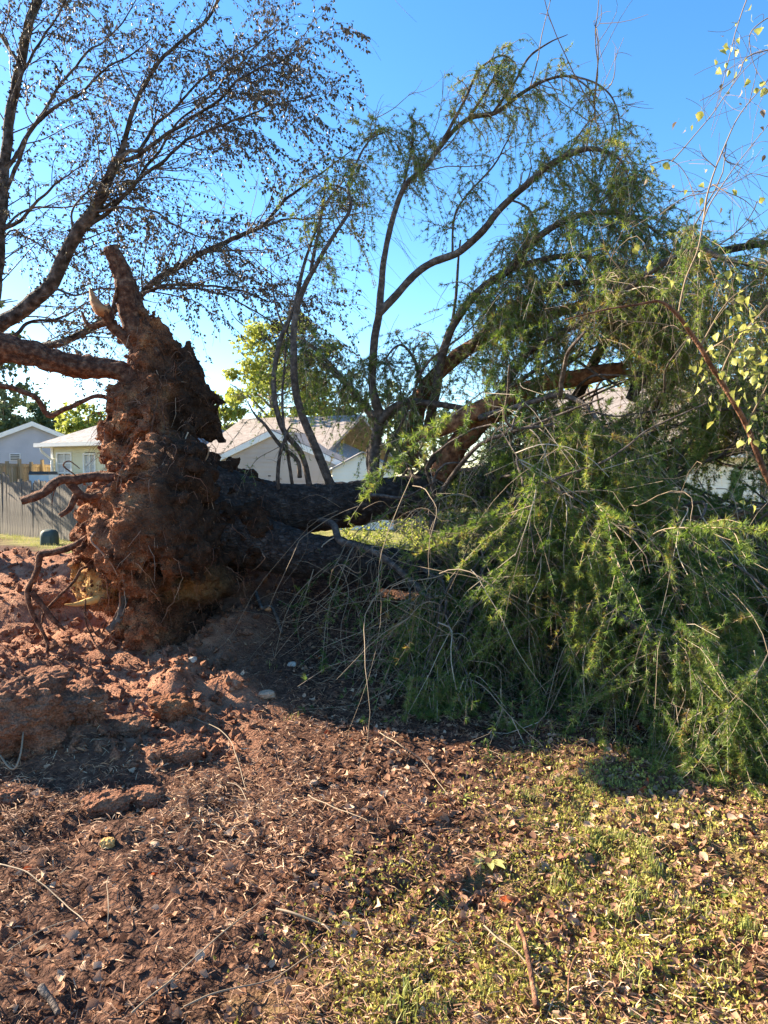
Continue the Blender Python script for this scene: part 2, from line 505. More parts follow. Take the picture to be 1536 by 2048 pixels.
bp = nt.nodes.new('ShaderNodeBump'); bp.inputs['Strength'].default_value = 0.9; bp.inputs['Distance'].default_value = 0.03
nt.links.new(nb.outputs['Fac'], bp.inputs['Height']); nt.links.new(bp.outputs[0], b.inputs['Normal'])
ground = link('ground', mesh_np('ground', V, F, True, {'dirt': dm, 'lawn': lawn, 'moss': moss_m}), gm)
ground['kind'] = 'structure'

def gnormal(x, y):
    e = 0.03
    hx = (gh(x + e, y, False) - gh(x - e, y, False)) / (2 * e)
    hy = (gh(x, y + e, False) - gh(x, y - e, False)) / (2 * e)
    return unit(np.stack([-hx, -hy, np.ones_like(hx)], -1))

# ------------------------------------------------------------------ houses, fences
M['greysiding'] = pmat('grey_vinyl_siding', [(0.3, (0.36, 0.36, 0.40)), (0.7, (0.43, 0.43, 0.47))], 1.2, 0.6)
M['creamsiding'] = pmat('cream_vinyl_siding', [(0.3, (0.66, 0.60, 0.40)), (0.7, (0.74, 0.67, 0.46))], 1.2, 0.6)
M['tansiding'] = pmat('pale_tan_siding', [(0.3, (0.40, 0.32, 0.27)), (0.7, (0.47, 0.39, 0.33))], 1.2, 0.6)
M['whitesiding'] = pmat('white_siding', [(0.3, (0.70, 0.66, 0.58)), (0.7, (0.80, 0.76, 0.68))], 1.2, 0.6)
M['trim'] = pmat('white_trim', [(0.3, (0.72, 0.70, 0.66)), (0.7, (0.80, 0.78, 0.74))], 4, 0.5)
M['shingle'] = pmat('grey_shingles', [(0.3, (0.17, 0.155, 0.15)), (0.5, (0.26, 0.24, 0.235)), (0.7, (0.34, 0.32, 0.31))], 5, 0.9, 0.3, 12, fine=(14, 0.7, 1.1))
M['brownshingle'] = pmat('brown_shingles', [(0.3, (0.25, 0.20, 0.17)), (0.7, (0.37, 0.31, 0.27))], 5, 0.9, 0.3, 12, fine=(14, 0.75, 1.1))
M['glass'] = pmat('window_glass', [(0.3, (0.05, 0.06, 0.07)), (0.7, (0.12, 0.13, 0.14))], 2, 0.08, spec=0.6)
M['blind'] = pmat('window_blind', [(0.3, (0.55, 0.55, 0.55)), (0.7, (0.70, 0.70, 0.70))], 3, 0.6)
M['shutter'] = pmat('dark_shutter', [(0.3, (0.04, 0.05, 0.055)), (0.7, (0.07, 0.08, 0.09))], 3, 0.5)
M['greyboard'] = pmat('weathered_board', [(0.28, (0.05, 0.045, 0.04)), (0.5, (0.125, 0.11, 0.092)), (0.72, (0.25, 0.205, 0.16))], 3, 0.9, 0.4, 30, stretch=(9, 9, 0.8))
M['tanboard'] = pmat('tan_board', [(0.3, (0.22, 0.16, 0.10)), (0.7, (0.36, 0.28, 0.19))], 3, 0.85, 0.3, 30, stretch=(6, 6, 1))
M['greenplastic'] = pmat('green_painted_steel', [(0.3, (0.045, 0.062, 0.052)), (0.7, (0.085, 0.105, 0.09))], 5, 0.6)
M['blackplastic'] = pmat('dark_plastic', [(0.3, (0.03, 0.03, 0.032)), (0.7, (0.06, 0.06, 0.06))], 5, 0.5)

def gz(x, y):
    return float(gh(np.array([x]), np.array([y]), False)[0])

class House:
    """a building in local coordinates (x along the front, y into depth), turned by ang about loc"""
    def __init__(s, name, label, loc, ang):
        s.t = thing(name, label, 'house', loc); s.t.rotation_euler = (0, 0, ang)
    def put(s, name, V, F, mat, parent=None, smooth=False, kind=None, label=None):
        me = mesh_np(name, V, F, smooth)
        o = link(name, me, mat, parent or s.t)
        if kind: o['kind'] = kind
        if label: o['label'] = label
        return o
    def siding(s, outline, y, mat, name='wall', lap=0.15, axis='x', holes=()):
        """lapped clapboards on the plane y (axis x) or x (axis y); outline: function z -> (a0, a1)"""
        g = Geo()
        z0, z1, fn = outline
        n = int(math.ceil((z1 - z0) / lap))
        for i in range(n):
            za = z0 + i * lap; zb = min(za + lap, z1)
            zm = min(zb, z1)
            a0, a1 = fn(za); b0, b1 = fn(zm)
            segs = [(a0, a1, b0, b1)]
            for (h0, h1, hz0, hz1) in holes:
                if za < hz1 - 0.02 and zb > hz0 + 0.02:
                    ns = []
                    for (p0, p1, q0, q1) in segs:
                        if p0 < h0 and p1 > h1:
                            ns += [(p0, h0, q0, h0), (h1, p1, h1, q1)]
                        else: ns.append((p0, p1, q0, q1))
                    segs = ns
            for (p0, p1, q0, q1) in segs:
                if axis == 'x':
                    P = [(p0, y - 0.022, za), (p1, y - 0.022, za), (q1, y, zm), (q0, y, zm), (p0, y, za), (p1, y, za)]
                else:
                    P = [(y - 0.022, p0, za), (y - 0.022, p1, za), (y, q1, zm), (y, q0, zm), (y, p0, za), (y, p1, za)]
                g.add(P, np.array([[0, 1, 2, 3], [0, 4, 5, 1]]))
        V, F = g.get()
        return s.put(name, V, F, mat)
    def roof(s, quads, mat, th=0.12, name='roof'):
        g = Geo()
        for q in quads:
            q = np.asarray(q, float)
            m = len(q)
            lo = q - np.array([0, 0, th])
            k = np.arange(m); kn = (k + 1) % m
            g.add(np.vstack([q, lo]), [k[None, :], (m + k[::-1])[None, :], np.stack([k, k + m, kn + m, kn], -1)])
        V, F = g.get()
        return s.put(name, V, F, mat)
    def window(s, x0, x1, z0, z1, y, cols=2, rows=4, lit=True):
        fr = Geo()
        w = 0.07
        for bx in ((x0 - w, x1 + w, z1, z1 + w), (x0 - w, x1 + w, z0 - w, z0), (x0 - w, x0, z0, z1), (x1, x1 + w, z0, z1)):
            fr.add(*box(bx[0], bx[1], y - 0.05, y + 0.06, bx[2], bx[3]))
        f = s.put('window', *fr.get(), M['trim'])
        gm_ = Geo()
        for c in range(1, cols):
            xx = x0 + (x1 - x0) * c / cols
            gm_.add(*box(xx - 0.018, xx + 0.018, y - 0.028, y + 0.018, z0, z1))
        for r in range(1, rows):
            zz = z0 + (z1 - z0) * r / rows
            hh = 0.035 if r == rows // 2 else 0.016
            gm_.add(*box(x0, x1, y - 0.024, y + 0.016, zz - hh, zz + hh))
        s.put('muntin', *gm_.get(), M['trim'], f)
        s.put('pane', *box(x0, x1, y + 0.02, y + 0.03, z0, z1), M['glass'], f)
        if lit:
            g = Geo()
            n = int((z1 - z0) * 0.5 / 0.05)
            for k in range(n):
                zz = z1 - 0.03 - k * 0.05
                g.add(np.array([(x0, y + 0.012, zz), (x1, y + 0.012, zz), (x1, y + 0.018, zz - 0.04), (x0, y + 0.018, zz - 0.04)]), np.array([[0, 1, 2, 3]]))
            s.put('blind', *g.get(), M['blind'], f)
        return f

# grey gable house, far left
L0 = W(68, 950, 40); gl = gz(L0[0], 40)
h = House('grey_house', 'grey sided house with a low gable and small vent behind the tan fence', (L0[0], 40.0, gl), math.radians(20))
ap = W(68, 848, 40)[2] - gl; ev = ap - 2.3; hwid = 5.4
h.siding((0, ap, lambda z: (-hwid + max(0, (z - ev)) / (ap - ev) * hwid, hwid - max(0, (z - ev)) / (ap - ev) * hwid + 0.001)), 0, M['greysiding'], lap=0.16)
Vb, Fb = box(-hwid, hwid, 0.05, 12, 0, ev); h.put('side_wall', Vb, Fb, M['greysiding'])
ov = 0.3; k = (ap - ev) / hwid
h.roof([[(-hwid - ov, -0.25, ev - k * ov + 0.12), (0, -0.25, ap + 0.12), (0, 12.3, ap + 0.12), (-hwid - ov, 12.3, ev - k * ov + 0.12)],
        [(0, -0.25, ap + 0.12), (hwid + ov, -0.25, ev - k * ov + 0.12), (hwid + ov, 12.3, ev - k * ov + 0.12), (0, 12.3, ap + 0.12)]], M['shingle'])
g = Geo()
for sgn in (-1, 1):
    q = np.array([(0, -0.29, ap - 0.13), (sgn * (hwid + ov), -0.29, ev - k * ov - 0.13), (sgn * (hwid + ov), -0.29, ev - k * ov + 0.13), (0, -0.29, ap + 0.13)])
    g.add(np.vstack([q, q + np.array([0, 0.035, 0])]), np.array([[0, 1, 2, 3], [7, 6, 5, 4], [0, 4, 5, 1], [2, 6, 7, 3]]))
h.put('rake_board', *g.get(), M['trim'])
vt = h.put('gable_vent', *box(-1.2, -0.65, -0.05, 0.02, ap - 2.05, ap - 1.65), M['blind'])
g = Geo()
for q in range(4):
    g.add(*box(-1.15, -0.7, -0.075, -0.052, ap - 2.02 + q * 0.09, ap - 1.97 + q * 0.09))
h.put('louvre', *g.get(), M['shutter'], vt)

# cream house behind the root plate
L0 = W(106, 950, 28); gl = gz(L0[0], 28)
h = House('cream_house', 'cream sided house with hipped grey roof behind the weathered fence', (L0[0], 28.0, gl), math.radians(-28))
ez = W(106, 888, 28)[2] - gl
wins = ((0.32, 1.08, 1.05, 2.5), (1.85, 2.40, 1.05, 2.45))
h.siding((0, ez - 0.12, lambda z: (0.0, 4.6)), 0, M['creamsiding'], holes=wins)
h.siding((0, ez - 0.12, lambda z: (0.0, 7.0)), 0, M['creamsiding'], axis='y', name='side_wall')
h.put('back_wall', *box(0.05, 4.6, 0.35, 7.0, 0, ez - 0.15), M['creamsiding'])
rz = ez + 1.5; o_ = 0.4
h.roof([[(-o_, -o_, ez), (5.0, -o_, ez), (2.3, 2.9, rz)], [(-o_, 7.4, ez), (-o_, -o_, ez), (2.3, 2.9, rz), (2.3, 4.3, rz)],
        [(5.0, -o_, ez), (5.0, 7.4, ez), (2.3, 4.3, rz), (2.3, 2.9, rz)], [(5.0, 7.4, ez), (-o_, 7.4, ez), (2.3, 4.3, rz)]], M['shingle'], 0.06)
h.put('soffit', *box(-0.38, 4.98, -0.38, -0.03, ez - 0.14, ez - 0.09), M['trim'])
g = Geo(); g.add(*box(-0.42, 5.02, -0.52, -0.405, ez - 0.13, ez + 0.015)); g.add(*box(-0.52, -0.405, -0.40, 7.4, ez - 0.13, ez + 0.015))
h.put('gutter', *g.get(), M['trim'])
Vt, Ft, _, _ = limb(np.array([(-0.12, -0.42, ez - 0.14), (-0.11, -0.40, ez - 0.3), (0.05, -0.1, ez - 0.62), (0.06, -0.09, ez - 0.8), (0.06, -0.09, 0.05)]), np.full(5, 0.045), 30, 8, 0)
h.put('downspout', Vt, Ft, M['trim'])
h.put('corner_trim', *box(-0.05, 0.09, -0.045, -0.024, 0, ez - 0.15), M['trim'])
for (a0, a1, z0, z1) in wins:
    h.window(a0, a1, z0, z1, 0)

# pale tan house beyond the fallen trunk
dH = 25.0
L0 = W(545, 950, dH); gl = gz(L0[0], dH)
h = House('tan_house', 'pale tan sided house with a wide gable seen over the fallen trunk', (L0[0], dH, gl), math.radians(-19))
zz = lambda v, d=dH: W(768, v, d)[2] - gl
xx = lambda u: (u - 545) * KPX * dH
apz = zz(870); lz = zz(926)
h.siding((0, apz, lambda z: (xx(400) if z < lz else xx(400) * (1 - (z - lz) / (apz - lz)), xx(690) if z < lz else xx(690) * (1 - (z - lz) / (apz - lz)) + 0.001)), 0, M['tansiding'], lap=0.165,
         holes=((xx(468), xx(496), zz(985), zz(944)),))
h.put('body', *box(xx(402), xx(688), 0.3, 6, 0, lz), M['tansiding'])
g = Geo()
for sgn, ue in ((-1, xx(392)), (1, xx(698))):
    q = np.array([(0, -0.12, apz - 0.05), (ue, -0.12, lz - 0.17), (ue, -0.12, lz + 0.02), (0, -0.12, apz + 0.16)])
    g.add(np.vstack([q, q + np.array([0, 0.09, 0])]), np.array([[0, 1, 2, 3], [7, 6, 5, 4], [0, 4, 5, 1], [2, 6, 7, 3]]))
h.put('rake_board', *g.get(), M['trim'])
h.roof([[(xx(392), -0.1, lz + 0.05), (0, -0.1, apz + 0.2), (0, 5, apz + 0.2), (xx(392), 5, lz + 0.05)], [(0, -0.1, apz + 0.2), (xx(698), -0.1, lz + 0.05), (xx(698), 5, lz + 0.05), (0, 5, apz + 0.2)]], M['brownshingle'])
rz = zz(833, dH + 4.5)
h.roof([[(xx(330), 0.9, zz(905, dH + 1)), (xx(640), 0.9, zz(905, dH + 1)), (xx(640), 4.5, rz), (xx(330), 4.5, rz)], [(xx(330), 4.5, rz), (xx(640), 4.5, rz), (xx(640), 9, 2.3), (xx(330), 9, 2.3)]], M['brownshingle'], name='main_roof')
w_ = h.window(xx(468), xx(496), zz(985), zz(944), 0, 2, 4)
h.put('shutter', *box(xx(459), xx(467), -0.06, -0.025, zz(985), zz(942)), M['shutter'])
h.put('shutter', *box(xx(498), xx(506), -0.06, -0.025, zz(985), zz(942)), M['shutter'])

# small white gable (shed) between the limbs
dS = 22.0
L0 = W(726, 950, dS); gl = gz(L0[0], dS)
h = House('garden_shed', 'small white gabled shed glimpsed between the upright limbs of the fallen tree', (L0[0], dS, gl), math.radians(6))
ap = W(726, 907, dS)[2] - gl; ev = W(726, 935, dS)[2] - gl
h.siding((0, ap, lambda z: (-0.95 + max(0, z - ev) / (ap - ev) * 0.95, 0.95 - max(0, z - ev) / (ap - ev) * 0.949)), 0, M['whitesiding'], lap=0.12)
h.put('side_wall', *box(-0.95, 0.95, 0.04, 2.4, 0, ev), M['whitesiding'])
k = (ap - ev) / 0.95
h.roof([[(-1.1, -0.12, ev - 0.1), (0, -0.12, ap + 0.07), (0, 2.6, ap + 0.07), (-1.1, 2.6, ev - 0.1)], [(0, -0.12, ap + 0.07), (1.1, -0.12, ev - 0.1), (1.1, 2.6, ev - 0.1), (0, 2.6, ap + 0.07)]], M['shingle'], 0.05)

# white house at the right, behind the crown
dR = 20.0
L0 = W(1070, 950, dR); gl = gz(L0[0], dR)
h = House('white_house', 'white sided house with long gutter and brown roof behind the cedar boughs', (L0[0], dR, gl), math.radians(-25))
ez = W(768, 909, dR)[2] - gl; rz = W(768, 783, dR + 4.2)[2] - gl
h.siding((0, ez - 0.12, lambda z: (0.0, 11.0)), 0, M['whitesiding'], holes=((5.6, 6.6, 0.5, 1.6),))
h.put('side_wall', *box(0.03, 11.0, 0.3, 8.4, 0, ez - 0.15), M['whitesiding'])
h.roof([[(-0.3, -0.4, ez), (11.3, -0.4, ez), (11.3, 4.2, rz), (-0.3, 4.2, rz)], [(-0.3, 4.2, rz), (11.3, 4.2, rz), (11.3, 8.8, ez), (-0.3, 8.8, ez)]], M['brownshingle'], 0.08)
h.put('soffit', *box(-0.28, 11.28, -0.38, -0.03, ez - 0.14, ez - 0.09), M['trim'])
h.put('gutter', *box(-0.3, 11.3, -0.52, -0.405, ez - 0.14, ez + 0.01), M['trim'])
h.window(5.6, 6.6, 0.5, 1.6, 0, 2, 2, False)

# weathered privacy fence, boards one by one
ft = thing('wooden_fence', 'weathered grey board fence with streaks of sun in front of the cream house', 'fence', (0, 0, 0))
fa, fb = W(-110, 950, 22.5), W(330, 950, 15.6)
flen = np.linalg.norm((fb - fa)[:2]); fdir = (fb - fa) / flen; fang = math.atan2(fdir[1], fdir[0])
nbd = int(flen / 0.145)
board_me = []
for q in range(4):
    hgt = 1.52 + 0.02 * q
    V_ = np.array([(x, y, z) for z in (0.0, hgt - 0.05, hgt) for y in (0, 0.018) for x in (0, 0.138)], float)
    V_[8:, 0] = [0.028, 0.110, 0.028, 0.110]
    F_ = [[0, 1, 5, 4], [1, 3, 7, 5], [3, 2, 6, 7], [2, 0, 4, 6], [4, 5, 9, 8], [5, 7, 11, 9], [7, 6, 10, 11], [6, 4, 8, 10], [8, 9, 11, 10], [0, 2, 3, 1]]
    me = mesh_np('board', V_, np.array(F_), False); me.materials.append(M['greyboard']); board_me.append(me)
for q in range(nbd):
    p = fa + fdir * q * 0.145
    o = link('board', board_me[int(RNG.integers(4))], None, ft)
    if proj(p)[0] < 14: o.scale = (1, 1, 1.15)
    o.location = (p[0], p[1] + RNG.uniform(-0.004, 0.004), gz(p[0], p[1]) - 0.03 + RNG.uniform(-0.02, 0.02)); o.rotation_euler = (RNG.uniform(-0.012, 0.012), RNG.uniform(-0.01, 0.01), fang)
for q in range(0, nbd, 16):
    p = fa + fdir * (q * 0.145 + 0.07); n_ = np.array([-fdir[1], fdir[0], 0])
    Vb, Fb = box(-0.045, 0.045, 0.03, 0.12, -0.2, 1.58)
    part('post', rotz(Vb, fang) + np.array([p[0], p[1], gz(p[0], p[1])]), Fb, M['greyboard'], ft, False)
for zr in (0.3, 1.2):
    g = Geo()
    for q in range(0, nbd - 8, 8):
        p = fa + fdir * q * 0.145; p2 = fa + fdir * (q + 8) * 0.145
        n_ = np.array([-fdir[1], fdir[0], 0])
        z1_, z2_ = gz(p[0], p[1]) + zr, gz(p2[0], p2[1]) + zr
        P = []
        for (pp, zq) in ((p, z1_), (p2, z2_)):
            for (dn, dz) in ((0.02, 0), (0.03 + 0.035, 0), (0.065, 0.085), (0.02, 0.085)):
                P.append((pp[0] + n_[0] * dn, pp[1] + n_[1] * dn, zq + dz))
        g.add(P, np.array([[0, 1, 5, 4], [1, 2, 6, 5], [2, 3, 7, 6], [3, 0, 4, 7]]))
    part('rail', *g.get(), M['greyboard'], ft, False)

# tan fence behind it, seen from its rail side
ft = thing('wooden_fence', 'newer tan board fence with posts, running back beside the grey house', 'fence', (0, 0, 0))
pa, pb = W(0, 950, 26.0), W(106, 950, 29.5)
pa[2] = pb[2] = 0
tl = np.linalg.norm((pb - pa)[:2]); td = (pb - pa) / tl; ta = math.atan2(td[1], td[0])
V_, F_ = box(0, 0.135, 0, 0.018, 0, 2.12)
tb = mesh_np('board', V_, F_, False); tb.materials.append(M['tanboard'])
for q in range(int(tl / 0.15) + 1):
    p = pa + td * q * 0.15
    o = link('board', tb, None, ft); o.location = (p[0], p[1], gz(p[0], p[1])); o.rotation_euler = (0, RNG.uniform(-0.01, 0.01), ta)
for q in range(0, 5):
    p = pa + td * (0.3 + q * tl / 4.6)
    Vb, Fb = box(-0.06, 0.06, -0.135, -0.045, 0, 2.2 + 0.1 * (q % 2)); part('post', rotz(Vb, ta) + np.array([p[0], p[1], gz(p[0], p[1])]), Fb, M['tanboard'], ft, False)
for zr in (0.3, 1.15, 2.0):
    Vb, Fb = box(0, tl, -0.043, -0.003, zr, zr + 0.09); part('rail', rotz(Vb, ta) + np.array([pa[0], pa[1], gz(pa[0], pa[1])]), Fb, M['tanboard'], ft, False)

# dark-lidded bin over the fence, green utility box on the grass
p = W(87, 950, 21.8); g0 = gz(p[0], p[1]); hz = W(87, 943, 21.8)[2]
t = thing('wheeled_bin', 'pale bin with a dark lid peeping over the weathered fence', 'bin', (p[0], p[1], g0))
z1 = hz - g0
Vb, Fb = box(-0.3, 0.3, -0.3, 0.3, 0, z1 - 0.1); Vb[:4, :2] *= 0.82
part('body', Vb + np.array([p[0], p[1], g0]), Fb, M['blind'], t, False)
Vb, Fb = box(-0.30, 0.30, -0.33, 0.33, z1 - 0.095, z1); Vb[4:, :2] *= 0.93
part('lid', Vb + np.array([p[0], p[1], g0]), Fb, M['blackplastic'], t, False)

p = W(96, 950, 16.9); g0 = gz(p[0], p[1])
t = thing('utility_box', 'small rounded green utility box on the grass by the weathered fence', 'utility box', (p[0], p[1], g0))
prof = [(0.0, 0.17), (0.02, 0.185), (0.24, 0.18), (0.33, 0.165), (0.38, 0.12), (0.40, 0.06), (0.402, 0.0)]
Vb = []
for (z, r) in prof:
    for a in np.linspace(0, 2 * np.pi, 20, endpoint=False):
        rr = r / max(abs(math.cos(a)) ** 4 + abs(math.sin(a)) ** 4, 1e-6) ** 0.25
        Vb.append((rr * math.cos(a), rr * math.sin(a), z - 0.03))
Vb = np.array(Vb); ii = (np.arange(len(prof) - 1) * 20)[:, None]; jj = np.arange(20)[None, :]
Fb = np.stack([ii + jj, ii + (jj + 1) % 20, ii + 20 + (jj + 1) % 20, ii + 20 + jj], -1).reshape(-1, 4)
part('housing', Vb + np.array([p[0], p[1], g0]), Fb, M['greenplastic'], t)
Vb, Fb = box(-0.10, 0.10, -0.199, -0.182, 0.05, 0.22); part('door', Vb + np.array([p[0], p[1], g0]), Fb, M['greenplastic'], t, False)
# ------------------------------------------------------------------ fallen cedar: root plate, trunks, limbs, needles
bx, by = -1.75, 6.5
cedar = thing('fallen_cedar', 'uprooted cedar lying on its side with its red clay root plate upright', 'fallen tree', (bx, by, gz(bx, by)))

def smin(a, b, k):
    h_ = np.clip(0.5 + 0.5 * (b - a) / k, 0, 1)
    return b * (1 - h_) + a * h_ - k * h_ * (1 - h_)

CAPS = [  # (u, v, d, r) -> (u, v, d, r)
    ((300, 1075, 5.62, .42), (315, 1060, 6.9, .46)), ((330, 960, 5.75, .30), (300, 1000, 5.6, .28)), ((255, 1080, 6.0, .30), (215, 1150, 6.0, .20)),
    ((215, 1160, 5.95, .15), (182, 1162, 5.95, .10)), ((240, 1010, 6.0, .24), (225, 1100, 5.95, .22)),
    ((325, 950, 6.2, .38), (315, 865, 6.4, .31)), ((315, 865, 6.4, .31), (300, 770, 6.45, .20)),
    ((300, 770, 6.45, .20), (288, 700, 6.45, .15)), ((290, 690, 6.45, .13), (300, 655, 6.5, .08)),
    ((272, 790, 6.3, .10), (248, 890, 6.15, .15)), ((240, 880, 6.2, .14), (225, 905, 6.2, .08)),
    ((368, 765, 6.65, .20), (392, 800, 6.7, .17)), ((394, 805, 6.7, .16), (412, 850, 6.65, .09)), ((345, 735, 6.6, .11), (372, 728, 6.6, .09)),
    ((318, 665, 6.55, .09), (322, 700, 6.6, .14)),
    ((322, 915, 6.8, .32), (405, 1010, 6.8, .32)), ((410, 1000, 6.8, .34), (500, 1015, 6.85, .27)), ((390, 1060, 6.6, .36), (500, 1080, 6.5, .25)),
    ((320, 1050, 7.3, .50), (310, 860, 7.2, .30)),
    ((300, 1185, 5.85, .15), (290, 1250, 5.8, .17)), ((290, 1250, 5.8, .16), (315, 1320, 5.75, .14)),
    ((345, 1180, 6.0, .20), (405, 1165, 6.05, .19)), ((395, 1110, 6.1, .17), (420, 1150, 6.15, .14)),
    ((365, 1250, 6.05, .17), (375, 1330, 6.0, .13)), ((330, 1330, 5.75, .14), (385, 1320, 5.9, .10)),
    ((330, 1200, 6.5, .45), (340, 1300, 6.4, .35)),
]
PITS = [((352, 1125, 5.6, .06), (400, 1100, 5.9, .04)), ((345, 1228, 5.65, .06), (400, 1225, 5.85, .06)), ((300, 1150, 5.4, .03), (298, 1080, 5.45, .03)), ((210, 930, 5.75, .05), (262, 912, 5.85, .05)),
        ((420, 885, 6.3, .07), (385, 880, 6.5, .05)), ((350, 760, 6.2, .05), (362, 850, 6.3, .06)), ((262, 720, 6.1, .03), (268, 800, 6.1, .03)), ((190, 1110, 5.45, .03), (235, 1118, 5.45, .04)),
        ((352, 1118, 5.75, .05), (345, 1060, 5.85, .03)), ((380, 1222, 5.75, .05), (350, 1235, 5.8, .04)), ((250, 1225, 5.75, .07), (205, 1240, 5.7, .05)),
        ((360, 1085, 5.8, .05), (372, 1010, 6.0, .03)), ((265, 905, 5.95, .05), (290, 895, 5.95, .05)), ((335, 800, 6.15, .035), (345, 850, 6.1, .03))]
def caps_pts(c): return W(*c[0][:3]), c[0][3], W(*c[1][:3]), c[1][3]
def cap_sdf(P, c):
    a, ra, b_, rb = caps_pts(c)
    ab = b_ - a
    t = np.clip(((P - a) @ ab) / ab.dot(ab), 0, 1)
    return np.linalg.norm(P - a - t[:, None] * ab, axis=1) - (ra + (rb - ra) * t)
HS = 0.0225
pts = np.array([q for c in CAPS for q in (caps_pts(c)[0], caps_pts(c)[2])])
lo = pts.min(0) - 0.75; hi = pts.max(0) + 0.75
lo[2] = max(lo[2], -0.1)
NX, NY, NZ = np.ceil((hi - lo) / HS).astype(int)
# coarse field first, detail only near the surface
gx = lo[0] + np.arange(NX) * HS; gy = lo[1] + np.arange(NY) * HS; gzz = lo[2] + np.arange(NZ) * HS
S = np.full(NX * NY * NZ, 9.0, np.float32)
G = np.stack(np.meshgrid(gx, gy, gzz, indexing='ij'), -1).reshape(-1, 3)
for c in CAPS:
    a, ra, b_, rb = caps_pts(c); R_ = max(ra, rb) + 0.35
    l_ = np.minimum(a, b_) - R_; h_ = np.maximum(a, b_) + R_
    i0 = np.clip(((l_ - lo) / HS).astype(int), 0, [NX, NY, NZ]); i1 = np.clip(((h_ - lo) / HS).astype(int) + 1, 0, [NX, NY, NZ])
    if (i1 <= i0).any(): continue
    idx = (np.arange(i0[0], i1[0])[:, None, None] * NY + np.arange(i0[1], i1[1])[None, :, None]) * NZ + np.arange(i0[2], i1[2])[None, None, :]
    idx = idx.ravel()
    S[idx] = smin(S[idx], cap_sdf(G[idx], c).astype(np.float32), 0.07)
near = np.where((S > -0.30) & (S < 0.30))[0]
Pn = G[near]
d1, d2 = worley(Pn * np.array([5.2, 5.2, 6.5]) + 0.35 * fbm(Pn * 4, 2, 3)[:, None], 61)
e1, e2 = worley(Pn * 13, 62)
lm = sstep(-.35, .35, fbm(Pn * 1.7, 2, 71))
up_ = sstep(1.45, 1.95, Pn[:, 2])
slab = np.exp(-(((Pn - W(275, 1110, 5.45)) / np.array([.38, .6, .38])) ** 2).sum(1))
st_ = fbm(Pn * np.array([10, 10, 1.6]) + 2.0, 3, 72)
disp = 0.12 * fbm(Pn * 2.2, 3, 51) + 0.24 * (0.5 - d1) * (.3 + .9 * lm) * (1 - .55 * up_) * (1 - .7 * slab) + 0.08 * (0.48 - e1) * (1 - .5 * slab) * (.4 + .8 * (1 - lm)) + 0.10 * up_ * st_ + 0.05 * fbm(Pn * 11, 3, 55) + 0.035 * fbm(Pn * 26, 2, 58) + 0.025
s_ = S[near] - disp
for c in PITS:
    s_ = np.maximum(s_, -(cap_sdf(Pn, c) - 0.075 + 0.06 * fbm(Pn * 9, 2, 66)))
S[near] = s_
S = S.reshape(NX, NY, NZ)
S[0] = S[-1] = 9; S[:, 0] = S[:, -1] = 9; S[:, :, 0] = 9; S[:, :, -1] = 9

def surface_nets(S, lo, h):
    sg = S < 0
    nx, ny, nz = S.shape
    any_ = np.zeros((nx - 1, ny - 1, nz - 1), np.uint8)
    C = [(a, b, c) for a in (0, 1) for b in (0, 1) for c in (0, 1)]
    for (a, b, c) in C:
        any_ += sg[a:nx - 1 + a, b:ny - 1 + b, c:nz - 1 + c]
    act = np.argwhere((any_ > 0) & (any_ < 8))
    val = {c: S[act[:, 0] + c[0], act[:, 1] + c[1], act[:, 2] + c[2]] for c in C}
    acc = np.zeros((len(act), 3)); cnt = np.zeros(len(act))
    for c0 in C:
        for ax in range(3):
            if c0[ax] == 1: continue
            c1 = list(c0); c1[ax] = 1; c1 = tuple(c1)
            a, b = val[c0], val[c1]
            m = (a < 0) != (b < 0)
            t = np.where(m, a / np.where(m, a - b, 1), 0)
            p = np.array(c0, float)[None, :] + np.eye(3)[ax][None, :] * t[:, None]
            acc[m] += p[m]; cnt[m] += 1
    V = (act + acc / cnt[:, None]) * h + lo
    ix = np.full((nx - 1, ny - 1, nz - 1), -1, np.int32)
    ix[act[:, 0], act[:, 1], act[:, 2]] = np.arange(len(act))
    Fs = []
    for ax in range(3):
        o1, o2 = (ax + 1) % 3, (ax + 2) % 3
        sl0 = [slice(1, -1)] * 3; sl1 = [slice(1, -1)] * 3
        sl0[ax] = slice(0, -1); sl1[ax] = slice(1, None)
        a, b = sg[tuple(sl0)], sg[tuple(sl1)]
        e = np.argwhere(a != b)
        fl = a[e[:, 0], e[:, 1], e[:, 2]]
        base = e.copy(); base[:, o1] += 1; base[:, o2] += 1
        def cell(d1_, d2_):
            q = base.copy(); q[:, o1] += d1_; q[:, o2] += d2_
            return ix[q[:, 0], q[:, 1], q[:, 2]]
        q = np.stack([cell(-1, -1), cell(0, -1), cell(0, 0), cell(-1, 0)], -1)
        q[~fl] = q[~fl][:, ::-1]
        Fs.append(q)
    F = np.concatenate(Fs)
    return V, F[(F >= 0).all(1)]
Vp, Fp = surface_nets(S, lo, HS)
